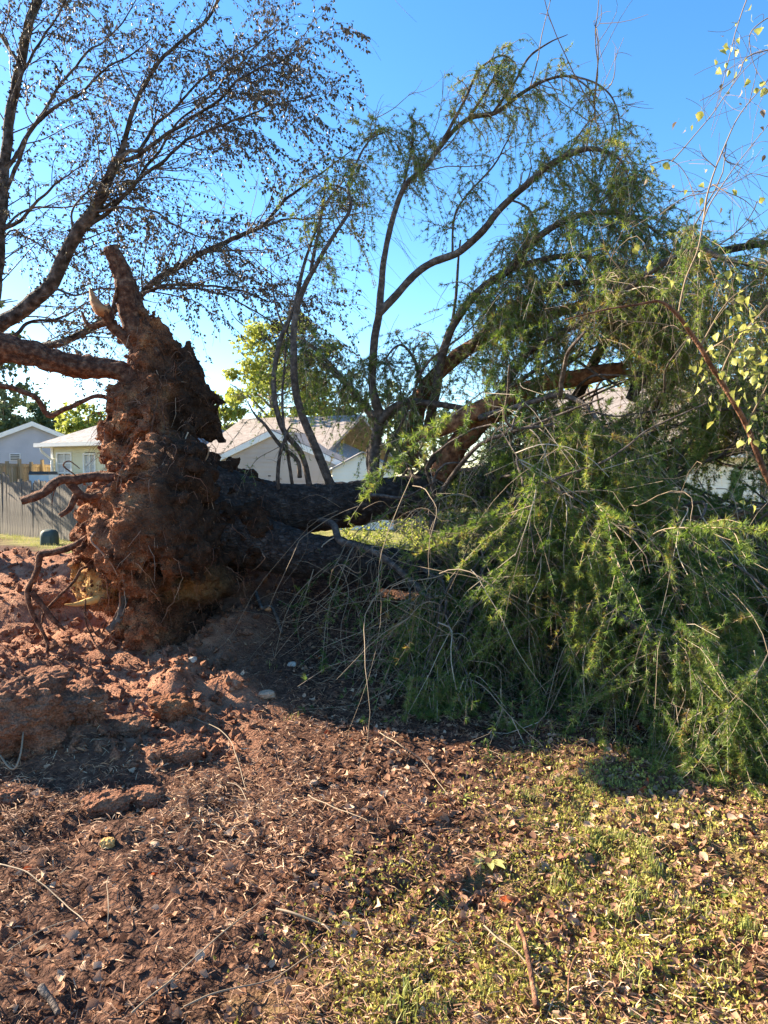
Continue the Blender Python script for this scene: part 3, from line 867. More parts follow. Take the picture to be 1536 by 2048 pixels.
# dark topsoil on the crown side, clay on the root side: a property of the soil by where it lay
u_, v_ = proj(Vp)
top = sstep(0.0, 0.35, (Vp[:, 0] + 1.95) + 0.14 * (Vp[:, 2] - 1.2) + 0.35 * fbm(Vp * 2.0, 3, 81))
top = np.maximum(top, sstep(.1, .3, Vp[:, 0] + 1.95) * sstep(1.6, 1.9, Vp[:, 2]))
clump = np.minimum(cap_sdf(Vp, CAPS[10]), cap_sdf(Vp, CAPS[11]))
top = np.maximum(top, 1.1 * (1 - sstep(.02, .14, clump)) * sstep(-.05, .12, Vp[:, 0] - W(335, 800, 6.4)[0]))
och = np.clip(1.25 - np.linalg.norm((Vp - W(185, 1165, 5.95)) / np.array([0.30, 0.45, 0.16]), axis=1), 0, 1)
ob = np.clip(1.2 - np.linalg.norm((Vp - W(385, 1165, 5.95)) / np.array([0.30, 0.4, 0.17]), axis=1), 0, 1) * 0.28
och = np.clip(np.maximum(och, ob) * 1.6, 0, 1)
rs = M['rootsoil']; nt = rs.node_tree; bs = nt.nodes['Principled BSDF']
lk = bs.inputs['Base Color'].links[0]; prev = lk.from_socket
def attmix(nt, prev, stops, name):
    tcn = [n for n in nt.nodes if n.type == 'TEX_COORD'][0]
    n = nt.nodes.new('ShaderNodeTexNoise'); n.inputs['Scale'].default_value = 22; n.inputs['Detail'].default_value = 8
    nt.links.new(tcn.outputs['Object'], n.inputs['Vector'])
    r = ramp(nt, stops); nt.links.new(n.outputs['Fac'], r.inputs[0])
    at = nt.nodes.new('ShaderNodeAttribute'); at.attribute_name = name
    mx = nt.nodes.new('ShaderNodeMix'); mx.data_type = 'RGBA'
    nt.links.new(at.outputs['Fac'], mx.inputs[0]); nt.links.new(prev, mx.inputs[6]); nt.links.new(r.outputs[0], mx.inputs[7])
    return mx.outputs[2]
prev = attmix(nt, prev, [(0.3, (0.018, 0.012, 0.009)), (0.6, (0.055, 0.032, 0.021)), (0.75, (0.11, 0.06, 0.038))], 'topsoil')
prev = attmix(nt, prev, [(0.3, (0.36, 0.18, 0.06)), (0.55, (0.55, 0.31, 0.11)), (0.72, (0.62, 0.42, 0.19))], 'ochre')
nt.links.new(prev, bs.inputs['Base Color'])
plate = part('root_plate', Vp, Fp, rs, cedar, False, {'topsoil': np.clip(top, 0, 1) * 0.92, 'ochre': och})

def root(pts, rad, n=30, k=9, seed=0, mat='root', label=None, wob=0.03, noise=0.38, name='root'):
    P = WP(pts)
    V, F, _, _ = limb(P, rad, int(n * 1.6), k, noise * .7, seed, wob, 17, True, .5)
    return part(name, V, F, M[mat], plate, True, None, None, label)

root([(292, 720, 6.45), (272, 668, 6.4), (255, 610, 6.35), (240, 550, 6.3), (228, 515, 6.28), (219, 490, 6.26)], [.15, .095, .085, .075, .07, .058], 40, 26, 1,
     label='thick snapped root pointing up')
root([(300, 690, 6.5), (282, 640, 6.5), (268, 590, 6.5), (262, 560, 6.5)], [.13, .085, .05, .03], 24, 10, 2)
root([(275, 700, 6.4), (245, 672, 6.35), (222, 652, 6.3), (214, 632, 6.25), (206, 616, 6.2)], [.07, .05, .045, .05, .062], 26, 12, 3)
root([(214, 624, 6.24), (200, 618, 6.2), (188, 604, 6.2), (183, 588, 6.2), (179, 574, 6.2)], [.05, .055, .04, .022, .004], 18, 8, 4, 'wood', 'splintered root end', 0.01)
root([(232, 640, 6.3), (215, 645, 6.3), (200, 648, 6.3), (183, 655, 6.3), (169, 644, 6.3), (160, 625, 6.3)], [.02, .022, .024, .022, .018, .008], 24, 7, 5)
root([(222, 640, 6.28), (226, 610, 6.3), (234, 575, 6.3), (236, 550, 6.3)], [.018, .018, .015, .01], 16, 6, 6)
root([(270, 770, 6.4), (235, 741, 6.35), (180, 735, 6.3), (120, 722, 6.2), (60, 706, 6.1), (-10, 690, 6.0), (-120, 655, 5.9), (-210, 620, 5.8)],
     [.11, .085, .088, .092, .098, .105, .11, .10], 60, 26, 7, label='long thick root reaching out to the left')
root([(230, 800, 6.3), (200, 792, 6.25), (165, 803, 6.2), (130, 816, 6.1), (102, 828, 6.1), (80, 808, 6.05), (55, 788, 6.0), (0, 776, 6.0), (-70, 768, 5.9)],
     [.02, .018, .018, .02, .022, .022, .022, .022, .018], 50, 7, 8, wob=.04)
root([(262, 985, 5.85), (225, 955, 5.75), (190, 950, 5.7), (150, 958, 5.6), (118, 962, 5.55), (85, 985, 5.5), (42, 1001, 5.45)], [.05, .045, .04, .038, .036, .036, .030], 40, 10, 9,
     label='gnarled knotty root sticking out at the front')
root([(270, 975, 5.8), (235, 968, 5.7), (200, 985, 5.65), (165, 990, 5.62), (140, 965, 5.6), (122, 950, 5.6)], [.03, .035, .033, .03, .03, .015], 30, 9, 10, wob=.04)
root([(160, 980, 5.62), (148, 1002, 5.6), (140, 1018, 5.58), (122, 1030, 5.55)], [.02, .024, .02, .02], 14, 8, 11)
root([(235, 1055, 5.75), (205, 1062, 5.65), (178, 1075, 5.6), (150, 1090, 5.55), (105, 1105, 5.5), (80, 1110, 5.48), (75, 1140, 5.48), (58, 1180, 5.48), (64, 1220, 5.48), (84, 1258, 5.48), (95, 1288, 5.48), (90, 1310, 5.46), (68, 1325, 5.45)],
     [.03, .028, .027, .026, .026, .026, .024, .024, .019, .015, .013, .011, .008], 70, 8, 12, label='crooked pale root bent down to the ground', wob=.02)
root([(62, 1185, 5.48), (90, 1218, 5.5), (115, 1245, 5.5), (130, 1258, 5.5)], [.022, .02, .018, .012], 18, 7, 13)
root([(208, 1132, 5.75), (165, 1133, 5.65), (150, 1160, 5.62), (112, 1200, 5.58), (92, 1225, 5.56), (87, 1245, 5.55)], [.011, .012, .012, .011, .01, .006], 30, 6, 14)
root([(255, 1195, 5.7), (245, 1215, 5.65), (238, 1238, 5.6), (216, 1262, 5.55)], [.03, .03, .028, .022], 18, 8, 15, 'limbbark')
root([(205, 1195, 5.75), (180, 1203, 5.7), (150, 1210, 5.66), (130, 1210, 5.62)], [.035, .028, .016, .006], 16, 8, 16, 'ochre', 'yellow splintered root', 0.01, 0.3)
for q, (pts_, r_) in enumerate([
    ([(206, 1005, 5.66), (216, 1030, 5.62), (222, 1060, 5.6), (224, 1078, 5.6)], .007), ([(222, 1048, 5.6), (236, 1030, 5.6), (244, 1010, 5.62)], .006),
    ([(200, 1060, 5.66), (212, 1072, 5.62), (214, 1092, 5.62)], .009), ([(230, 1000, 5.6), (226, 1010, 5.6), (252, 1008, 5.6)], .006),
    ([(270, 1020, 5.5), (275, 1060, 5.5), (276, 1090, 5.5), (287, 1130, 5.52)], .006), ([(233, 1100, 5.58), (229, 1140, 5.58), (232, 1180, 5.6)], .008),
    ([(250, 1095, 5.55), (262, 1110, 5.55), (240, 1135, 5.55)], .005), ([(310, 905, 5.85), (304, 870, 5.9), (312, 820, 5.95), (316, 780, 6.1)], .007),
    ([(330, 860, 5.95), (325, 830, 6.0), (322, 800, 6.05)], .006), ([(372, 900, 6.1), (375, 960, 6.0), (362, 1010, 5.95)], .006),
    ([(212, 1245, 5.6), (196, 1275, 5.55), (180, 1250, 5.55), (166, 1220, 5.55)], .006), ([(170, 1200, 5.6), (172, 1240, 5.55), (185, 1280, 5.5), (206, 1310, 5.4)], .007),
    ([(150, 950, 5.6), (128, 930, 5.5), (140, 920, 5.5), (160, 935, 5.55)], .006), ([(120, 962, 5.5), (108, 985, 5.5), (104, 1010, 5.5)], .005)]):
    root(pts_, [r_, r_ * 1.1, r_ * 0.9, r_ * 0.5][:len(pts_)] if len(pts_) == 4 else [r_, r_, r_ * 0.5], 16, 5, 100 + q, 'twig' if q in (0, 1, 2, 5) else 'root', None, .02, .1)

# hanging rootlets all over the soil
Np = np.zeros_like(Vp)
e1_ = Vp[Fp[:, 1]] - Vp[Fp[:, 0]]; e2_ = Vp[Fp[:, 3]] - Vp[Fp[:, 0]]
fn = np.cross(e1_, e2_)
for q in range(4): np.add.at(Np, Fp[:, q], fn)
Np = unit(Np)
def rootlets(n, L0, L1, r0, r1, sel, rng, hang=0.8):
    ids = sel[rng.integers(0, len(sel), n)]
    p0 = Vp[ids] - Np[ids] * 0.02
    L = rng.uniform(L0, L1, n) * rng.uniform(0.5, 1, n)
    d = unit(Np[ids] * 0.8 + rdir(n, rng) * 0.9 + np.array([-0.1, 0, -0.25]))
    s = np.linspace(0, 1, 5)[None, :, None]
    P = p0[:, None] + d[:, None] * L[:, None, None] * s * (1 - 0.25 * s) + np.array([0, 0, -1.0]) * (hang * L[:, None, None] * s ** 2 * 0.8)
    w = rng.normal(size=(n, 5, 3)) * 0.07 * L[:, None, None]; w[:, 0] = 0
    P = P + np.cumsum(w, 1)
    R = rng.uniform(r0, r1, n)[:, None] * np.linspace(1, 0.35, 5)[None, :]
    V, F = tubes(P, R, 3)
    return V, F, np.repeat(rng.uniform(0, .85, n) ** 1.8, 15)
ux, vx = proj(Vp)
vis = np.where((Np[:, 1] < 0.35) & (Vp[:, 2] > 0.1))[0]
leftside = np.where((Np[:, 0] < 0.1) & (Np[:, 1] < 0.6) & (vx < 960))[0]
g = Geo()
for a in ((3000, .03, .12, .0012, .0026, vis, .4), (500, .10, .32, .0014, .0034, vis, .9), (900, .10, .34, .0013, .0040, leftside, .7), (120, .25, .6, .002, .005, vis, 1.0)):
    V, F, t_ = rootlets(*a[:6], RNG, a[6]); g.add(V, F, t_)
V, F = g.get()
part('rootlets', V, F, M['rootlet'], plate, False, {'tint': g.att()}, 'stuff')
# woody roots running down over the soil
vq = Vp[vis]
nr_ = 24
starts = vis[RNG.integers(0, len(vis), nr_ * 4)]
starts = starts[(Vp[starts, 2] > .5)][:nr_]
g = Geo()
for q, s0_ in enumerate(starts):
    p = Vp[s0_] + Np[s0_] * .01; dirn = unit(np.array([RNG.normal() * .5, RNG.normal() * .3, -1.0])); path = [p]
    for st in range(int(RNG.integers(6, 15))):
        p2 = p + dirn * .055
        k = vis[np.argmin(((vq - p2) ** 2).sum(1))]
        if np.linalg.norm(Vp[k] - p2) < .16: p2 = .55 * p2 + .45 * (Vp[k] + Np[k] * .022)
        dirn = unit(.75 * unit(p2 - p) + RNG.normal(size=3) * .28 + np.array([0, 0, -.2])); p = p2; path.append(p)
    path = np.array(path); r0_ = RNG.uniform(.004, .010)
    V, F, _, _ = limb(path, np.linspace(r0_, r0_ * .35, len(path)), len(path) * 3, 5, .2, 900 + q, 0, 20); g.add(V, F, RNG.uniform(.1, .9))
part('surface_roots', *g.get(), M['rootlet'], plate, True, {'tint': g.att()}, 'stuff')
# crumbs of clay stuck to the plate
def blob_mesh(seed, n=0):
    import bmesh
    bm = bmesh.new(); bmesh.ops.create_icosphere(bm, subdivisions=1 + n, radius=1.0)
    V = np.array([v.co[:] for v in bm.verts]); F = np.array([[v.index for v in f.verts] for f in bm.faces]); bm.free()
    r = 1 + 0.35 * fbm(V * 1.3 + seed * 7.7, 3, seed) + (0.25 * (0.5 - worley(V * 1.7 + seed * 3.1, seed)[0]))
    return V * r[:, None] * np.array([1.0, 0.85, 0.7]), F
BL = [blob_mesh(q) for q in range(6)]
def scatter_blobs(P, R, rng, bl=BL):
    g = Geo(); kind = rng.integers(0, len(bl), len(P))
    for q in range(len(bl)):
        m = np.where(kind == q)[0]
        if not len(m): continue
        V0, F0 = bl[q]; nv = len(V0)
        a = rng.uniform(0, 6.28, len(m)); t = rng.uniform(-0.6, 0.6, len(m))
        Vr = np.repeat(V0[None], len(m), 0)
        x, y, z = Vr[..., 0], Vr[..., 1], Vr[..., 2]
        y, z = y * np.cos(t)[:, None] - z * np.sin(t)[:, None], y * np.sin(t)[:, None] + z * np.cos(t)[:, None]
        x, y = x * np.cos(a)[:, None] - y * np.sin(a)[:, None], x * np.sin(a)[:, None] + y * np.cos(a)[:, None]
        Vr = np.stack([x, y, z], -1) * R[m][:, None, None] + P[m][:, None]
        Fr = F0[None] + (np.arange(len(m)) * nv)[:, None, None]
        g.add(Vr.reshape(-1, 3), Fr.reshape(-1, 3), np.repeat(rng.uniform(0, 1, len(m)), nv))
    return g
ids = vis[RNG.integers(0, len(vis), 9000)]
ids = ids[top[ids] < 0.6]
def octa(seed):
    r = np.random.default_rng(seed); V = np.array([[1, 0, 0], [-1, 0, 0], [0, 1, 0], [0, -1, 0], [0, 0, 1], [0, 0, -1]], float) * r.uniform(.6, 1.2, (6, 1)) + r.normal(0, .15, (6, 3))
    F = np.array([[0, 2, 4], [2, 1, 4], [1, 3, 4], [3, 0, 4], [2, 0, 5], [1, 2, 5], [3, 1, 5], [0, 3, 5]])
    return V, F
BS = [octa(q) for q in range(8)]
g = scatter_blobs(Vp[ids], .006 + .026 * RNG.uniform(0, 1, len(ids)) ** 2.5, RNG, BS)
part('clay_crumbs', *g.get(), rs, plate, False, None, 'stuff')

# trunks with furrowed bark
def furrow(P, D, RR):
    X = P[:, None, :] + D * RR[..., None]
    q = X * np.array([7.0, 17.0, 17.0])
    sh = q.shape[:2]
    d1, d2 = worley(q.reshape(-1, 3), 91)
    e = (np.clip(d2 - d1, 0, 0.5)).reshape(sh)
    return 0.022 * (e - 0.25) + 0.012 * fbm(X * 22, 2, 92)
def trunk(name, pts, rad, n=260, k=72, seed=0):
    C = np.column_stack([WP(pts), rad]); Q = catmull(C, n)
    P = Q[:, :3] + 0.04 * np.stack([fbm(Q[:, :3] * 1.6, 2, seed + s) for s in (1, 2, 3)], -1)
    V, F = tube(P, Q[:, 3], k, 0.06, 2.5, seed, True, furrow)
    return part(name, V, F, M['bark'], cedar), P, Q[:, 3]
t1, T1P, T1R = trunk('trunk', [(425, 1000, 6.75), (500, 1010, 6.8), (600, 1015, 6.9), (720, 1006, 7.0), (850, 985, 7.15), (1000, 962, 7.35), (1200, 935, 7.6), (1450, 900, 8.0)],
                     [.36, .28, .235, .22, .205, .19, .16, .12], seed=3)
t2, T2P, T2R = trunk('trunk', [(420, 1040, 6.6), (520, 1085, 6.5), (620, 1112, 6.4), (720, 1130, 6.3), (850, 1147, 6.25), (1000, 1152, 6.15), (1250, 1140, 6.05), (1450, 1130, 6.0)],
                     [.34, .25, .205, .19, .17, .15, .12, .09], seed=9)
# limbs of the cedar: pixel (u, v) and distance, radius
LIMBS = [
 # name-key, points, radii, bark
 ('A', [(619, 972, 6.9), (603, 909, 6.9), (570, 866, 6.85), (554, 819, 6.8), (548, 764, 6.8), (554, 710, 6.8), (565, 669, 6.8), (585, 625, 6.85), (600, 559, 6.85), (608, 527, 6.9), (620, 490, 6.9), (640, 440, 7.0), (655, 400, 7.0), (690, 360, 7.0)], [0.0299, 0.0286, 0.0272, 0.0258, 0.0245, 0.0231, 0.0218, 0.0204, 0.0177, 0.0163, 0.0136, 0.0102, 0.0068, 0.0040], 'limbbark'),
 ('B', [(664, 975, 6.9), (633, 901, 6.85), (608, 841, 6.8), (592, 786, 6.75), (588, 737, 6.7), (587, 682, 6.7), (589, 641, 6.7), (598, 603, 6.7), (617, 559, 6.7), (644, 513, 6.7), (677, 458, 6.7), (701, 415, 6.75), (698, 370, 6.8), (715, 320, 6.8), (740, 280, 6.8), (783, 258, 6.9)], [0.0446, 0.0403, 0.0382, 0.0360, 0.0338, 0.0310, 0.0288, 0.0274, 0.0238, 0.0202, 0.0173, 0.0151, 0.0130, 0.0101, 0.0072, 0.0040], 'limbbark'),
 ('C', [(748, 965, 7.0), (749, 887, 7.0), (758, 838, 6.95), (750, 800, 6.9), (744, 765, 6.9), (746, 723, 6.9), (749, 669, 6.85), (758, 620, 6.8), (762, 573, 6.8), (767, 527, 6.75), (783, 450, 6.7), (808, 375, 6.7), (853, 330, 6.65), (883, 290, 6.6), (933, 240, 6.6), (988, 226, 6.55), (1018, 206, 6.5), (1048, 182, 6.5), (1093, 160, 6.4), (1143, 152, 6.3), (1183, 185, 6.2), (1190, 245, 6.15)], [0.0620, 0.0546, 0.0484, 0.0434, 0.0397, 0.0397, 0.0372, 0.0360, 0.0322, 0.0285, 0.0260, 0.0248, 0.0223, 0.0211, 0.0198, 0.0198, 0.0174, 0.0155, 0.0124, 0.0093, 0.0062, 0.0040], 'limbbark'),
 ('D', [(757, 628, 6.8), (789, 592, 6.75), (830, 548, 6.7), (863, 526, 6.65), (896, 514, 6.6), (923, 500, 6.55), (968, 460, 6.45), (1003, 415, 6.35), (1053, 370, 6.2), (1098, 330, 6.1), (1148, 305, 6.0), (1193, 299, 5.9), (1240, 320, 5.8), (1262, 370, 5.75)], [0.0390, 0.0359, 0.0343, 0.0343, 0.0335, 0.0328, 0.0328, 0.0296, 0.0281, 0.0265, 0.0234, 0.0187, 0.0109, 0.0047], 'limbbark'),
 ('E', [(850, 880, 7.1), (872, 780, 6.9), (888, 700, 6.75), (918, 630, 6.6), (968, 572, 6.4), (1018, 540, 6.2), (1070, 480, 6.0), (1130, 440, 5.9), (1200, 425, 5.8), (1275, 440, 5.7), (1330, 480, 5.7)], [0.0510, 0.0442, 0.0408, 0.0382, 0.0357, 0.0323, 0.0289, 0.0238, 0.0187, 0.0136, 0.0068], 'limbbark'),
 ('F', [(818, 935, 7.2), (822, 890, 7.2), (846, 790, 7.15), (874, 748, 7.1), (938, 695, 7.0), (1008, 662, 6.9), (1068, 640, 6.8), (1130, 620, 6.7), (1230, 590, 6.6), (1330, 570, 6.6)], [.09, .085, .08, .074, .068, .062, .056, .05, .035, .02], 'redbark'),
 ('G', [(853, 864, 6.6), (900, 848, 6.55), (983, 808, 6.45), (1030, 790, 6.4), (1086, 770, 6.3), (1169, 753, 6.2), (1246, 737, 6.1)], [.070, .085, .080, .075, .064, .075, .060], 'redbark'),
 ('H', [(882, 950, 6.95), (900, 912, 6.85), (925, 880, 6.75), (962, 842, 6.65), (1010, 812, 6.6)], [.12, .11, .105, .1, .09], 'redbark'),
 ('I', [(1342, 1056, 5.3), (1400, 1048, 5.4), (1470, 1040, 5.5), (1620, 1026, 5.7)], [.055, .065, .065, .06], 'redbark'),
 ('J', [(757, 845, 6.95), (785, 815, 6.9), (815, 803, 6.85), (850, 805, 6.8), (900, 812, 6.7), (960, 825, 6.6), (1000, 835, 6.5)], [.045, .035, .032, .03, .028, .024, .012], 'limbbark'),
 ('K', [(995, 800, 6.4), (1030, 740, 6.3), (1060, 700, 6.2), (1092, 672, 6.15)], [.04, .034, .03, .02], 'limbbark'),
 ('L', [(1262, 800, 6.0), (1290, 740, 5.9), (1322, 690, 5.8), (1336, 680, 5.8)], [.045, .05, .05, .045], 'bark'),
 ('N', [(640, 1040, 6.6), (668, 1050, 6.3), (682, 1083, 6.1), (744, 1102, 5.9), (791, 1134, 5.75), (834, 1173, 5.6), (877, 1212, 5.45), (927, 1247, 5.35), (990, 1277, 5.25), (1054, 1274, 5.15), (1092, 1307, 5.1), (1103, 1361, 5.05), (1135, 1432, 4.95), (1163, 1476, 4.9)], [.03, .032, .03, .028, .027, .026, .025, .022, .018, .015, .012, .010, .008, .006], 'limbbark'),
 ('O', [(1120, 1120, 5.6), (1180, 1165, 4.9), (1223, 1214, 4.6), (1288, 1269, 4.4), (1326, 1307, 4.3), (1380, 1356, 4.2), (1451, 1410, 4.1), (1500, 1465, 4.0)], [.022, .022, .022, .021, .02, .018, .013, .008], 'limbbark'),
 ('P', [(1250, 1235, 4.6), (1326, 1283, 4.35), (1408, 1334, 4.15), (1533, 1398, 3.9), (1640, 1440, 3.75)], [.018, .018, .016, .012, .008], 'limbbark'),
 ('Q', [(960, 835, 6.3), (1060, 805, 5.9), (1110, 790, 5.7), (1165, 806, 5.5), (1200, 850, 5.35), (1225, 915, 5.25), (1234, 985, 5.2)], [.03, .026, .024, .021, .018, .015, .010], 'limbbark'),
 ('R', [(1060, 700, 6.2), (1200, 621, 5.5), (1260, 575, 5.3), (1320, 530, 5.2), (1395, 497, 5.1), (1440, 515, 5.0), (1500, 530, 4.9), (1600, 560, 4.8)], [.03, .026, .024, .022, .02, .017, .013, .008], 'limbbark'),
 ('S', [(1100, 930, 7.5), (1180, 740, 7.0), (1250, 620, 6.6), (1350, 540, 6.3), (1450, 500, 6.1), (1560, 490, 6.0), (1650, 540, 5.9)], [.06, .052, .045, .04, .032, .025, .012], 'bark'),
 ('T', [(1250, 930, 7.6), (1330, 780, 6.9), (1420, 660, 6.4), (1520, 590, 6.0), (1650, 580, 5.7)], [.06, .05, .045, .035, .02], 'bark'),
 ('U', [(752, 835, 6.95), (720, 800, 7.1), (670, 740, 7.2), (620, 690, 7.2), (580, 665, 7.3)], [.03, .026, .022, .018, .008], 'limbbark'),
 ('V', [(756, 850, 7.0), (700, 780, 7.3), (650, 730, 7.5), (600, 690, 7.6)], [.026, .022, .018, .008], 'limbbark'),
 ('X', [(600, 955, 6.85), (595, 920, 6.8), (560, 890, 6.7), (530, 850, 6.6), (510, 830, 6.6), (498, 812, 6.6)], [.022, .02, .018, .015, .01, .004], 'limbbark'),
 ('Y', [(585, 968, 6.85), (574, 900, 6.8), (567, 850, 6.8), (566, 780, 6.85), (572, 700, 6.9), (576, 650, 6.95)], [.017, .015, .013, .012, .01, .006], 'limbbark'),
 ('W', [(846, 795, 7.1), (832, 725, 7.0), (805, 692, 6.95), (780, 705, 6.9), (768, 745, 6.9)], [.02, .016, .012, .008, .004], 'limbbark'),
 ('EE', [(1018, 540, 6.2), (1100, 515, 6.0), (1180, 515, 5.85), (1280, 555, 5.7), (1350, 640, 5.6)], [.03, .025, .02, .014, .006], 'limbbark'),
 ('FF', [(938, 695, 7.0), (1040, 605, 6.4), (1150, 565, 6.0), (1250, 585, 5.8), (1330, 660, 5.7)], [.04, .032, .025, .018, .006], 'limbbark'),
 ('MA', [(905, 512, 6.6), (908, 440, 6.55), (930, 395, 6.5), (985, 335, 6.45), (1010, 290, 6.4), (1020, 270, 6.4)], [.011, .010, .009, .008, .006, .004], 'limbbark'),
 ('MB', [(933, 242, 6.6), (958, 205, 6.55), (985, 160, 6.5), (1008, 120, 6.5)], [.016, .014, .010, .004], 'limbbark'),
 ('MC', [(985, 228, 6.55), (1030, 165, 6.5), (1058, 115, 6.5), (1100, 85, 6.45), (1135, 70, 6.4)], [.014, .012, .010, .007, .003], 'limbbark'),
 ('MD', [(880, 295, 6.6), (915, 228, 6.5), (935, 190, 6.5), (958, 140, 6.45), (1000, 112, 6.4), (1030, 125, 6.4)], [.016, .014, .012, .010, .007, .004], 'limbbark'),
 ('ME', [(1143, 152, 6.3), (1198, 172, 6.2), (1228, 200, 6.15), (1240, 250, 6.1), (1236, 290, 6.1)], [.009, .008, .007, .005, .003], 'limbbark'),
 ('MG', [(768, 530, 6.75), (776, 470, 6.7), (812, 350, 6.7), (828, 255, 6.7), (822, 225, 6.7)], [.013, .012, .010, .007, .003], 'limbbark'),
 ('MH', [(888, 702, 6.75), (906, 640, 6.7), (915, 540, 6.65), (921, 480, 6.6)], [.016, .014, .012, .008], 'limbbark'),
 ('MI', [(622, 542, 6.75), (640, 452, 6.75), (648, 390, 6.8), (652, 350, 6.8)], [.018, .014, .010, .004], 'limbbark'),
 ('MJ', [(590, 690, 6.75), (560, 640, 6.9), (545, 580, 7.0), (540, 530, 7.0)], [.012, .010, .008, .003], 'limbbark'),
 ('MK', [(1003, 415, 6.35), (1020, 400, 6.3), (1060, 420, 6.2), (1075, 470, 6.1)], [.012, .010, .008, .004], 'limbbark'),
 ('Z', [(555, 985, 6.7), (556, 940, 6.65), (562, 900, 6.6), (572, 866, 6.6), (583, 848, 6.6)], [.02, .018, .015, .01, .004], 'limbbark'),
]
limb_obj = {}; LP = {}
for q, (key, pts, rad, mt) in enumerate(LIMBS):
    n = max(24, len(pts) * 7)
    V, F, P, R = limb(WP(pts), rad, n, 12 if max(rad) > .03 else 8, 0.14 if mt != 'redbark' else 0.2, 300 + q, 0.012, 12)
    limb_obj[key] = part('limb', V, F, M['tornbark' if key in ('G', 'H', 'I') else mt], cedar, True, None, None, {'G': 'torn reddish broken limb', 'I': 'short reddish log-like limb'}.get(key))
    LP[key] = (P, R)
# torn ends
def splinters(c, d, r, n, L, name='splintered_end', parent=None):
    g = Geo()
    d = unit(np.asarray(d, float)); a = np.cross(d, [0, 0, 1.0]); a = unit(a); b_ = np.cross(d, a)
    for q in range(n):
        th = RNG.uniform(0, 6.28); rr = r * math.sqrt(RNG.uniform(0, 1))
        p = c + (a * math.cos(th) + b_ * math.sin(th)) * rr
        l = L * RNG.uniform(0.4, 1.2); dd = unit(d + RNG.normal(size=3) * 0.15)
        w = r * RNG.uniform(0.12, 0.3)
        g.add([p - d * 0.03 + a * w, p - d * 0.03 - a * w * .5 + b_ * w, p - d * 0.03 - a * w * .5 - b_ * w, p + dd * l], np.array([[0, 1, 3], [1, 2, 3], [2, 0, 3]]))
    part(name, *g.get(), M['wood'], parent, False)
for key, end in (('G', 0), ('G', -1), ('H', -1), ('I', 0)):
    P, R = LP[key]
    d = P[0] - P[2] if end == 0 else P[-1] - P[-3]
    splinters(P[end], d, R[end] * 0.9, 24, 0.09, 'splintered_end', limb_obj[key])

# --------- boughs hidden in the crown mass, grown from the trunks
CROWN = [(905, 590), (960, 470), (1010, 400), (1090, 400), (1160, 400), (1250, 420), (1300, 470), (1390, 500), (1450, 480), (1560, 420), (1700, 460), (1900, 600), (1900, 1800), (1560, 1690), (1440, 1640), (1250, 1590), (1150, 1545),
         (1050, 1500), (940, 1440), (830, 1390), (740, 1310), (690, 1230), (700, 1150), (820, 1180), (880, 1120), (780, 1090), (760, 1000), (830, 930), (890, 880), (830, 800), (800, 730), (880, 700)]
HOLES = [[(1130, 772), (1250, 772), (1260, 815), (1120, 815)], [(1350, 895), (1490, 892), (1500, 985), (1440, 995), (1350, 960)], [(640, 1020), (900, 1020), (900, 1115), (700, 1110)],
         [(845, 835), (965, 798), (970, 845), (865, 890)], [(1120, 745), (1250, 712), (1256, 768), (1130, 788)], [(880, 880), (955, 835), (975, 850), (915, 940)]]
SPARSE = [[(880, 560), (1080, 440), (1080, 720), (900, 760)], [(800, 720), (960, 720), (960, 900), (800, 900)], [(690, 1120), (860, 1120), (860, 1300), (800, 1340), (690, 1250)]]
def keep_foliage(P, rng, soft=0.0):
    """foliage of the crown mass stands where the photo shows it"""
    u, v = proj(P)
    u = u + rng.normal(size=len(u)) * 14; v = v + rng.normal(size=len(u)) * 14
    m = in_poly(u, v, CROWN) | (u > 1560)
    m &= (vnoise(P * np.array([1.9, 1.9, 1.5]) + 3.7, 205) + .5 * vnoise(P * 4.1, 206)) > -0.22 - .5 * (P[:, 1] > 6.5)
    for h_ in HOLES: m &= ~(in_poly(u, v, h_) & (rng.uniform(size=len(u)) < (0.6 if h_[0] == (640, 1020) else 0.9)))
    for h_ in SPARSE: m &= ~(in_poly(u, v, h_) & (rng.uniform(size=len(u)) < 0.62))
    return m

def in_holes(P, rng):
    u, v = proj(P)
    r = np.zeros(u.shape[0], bool)
    for h_ in HOLES[:2] + HOLES[3:]: r |= in_poly(u, v, h_).any(1) & (rng.uniform(size=len(u)) < .80)
    return r

def arc_paths(p0, d, L, droop, n, rng, wob=0.03):
    """p0, d (M,3), L, droop (M,) -> (M,n,3) curves that sag under their weight"""
    s = np.linspace(0, 1, n)[None, :, None]
    P = p0[:, None] + d[:, None] * (L[:, None, None] * s) - np.array([0, 0, 1.0]) * (droop * L)[:, None, None] * s ** 2
    w = rng.normal(size=(len(p0), n, 3)) * wob * L[:, None, None] * 1.5 / math.sqrt(n); w[:, 0] = 0
    w = np.cumsum(w, 1)
    for _ in range(3): w[:, 1:-1] = .25 * w[:, :-2] + .5 * w[:, 1:-1] + .25 * w[:, 2:]
    return P + w

def lift(P, h_=0.03):
    """keep curves above the ground"""
    z = gh(P[..., 0].ravel(), P[..., 1].ravel(), False).reshape(P.shape[:-1])
    lowm = z + h_
    P[..., 2] = np.where(P[..., 2] < lowm, lowm + 0.12 * (1 - np.exp(np.minimum(P[..., 2] - lowm, 0))), P[..., 2])
    return P

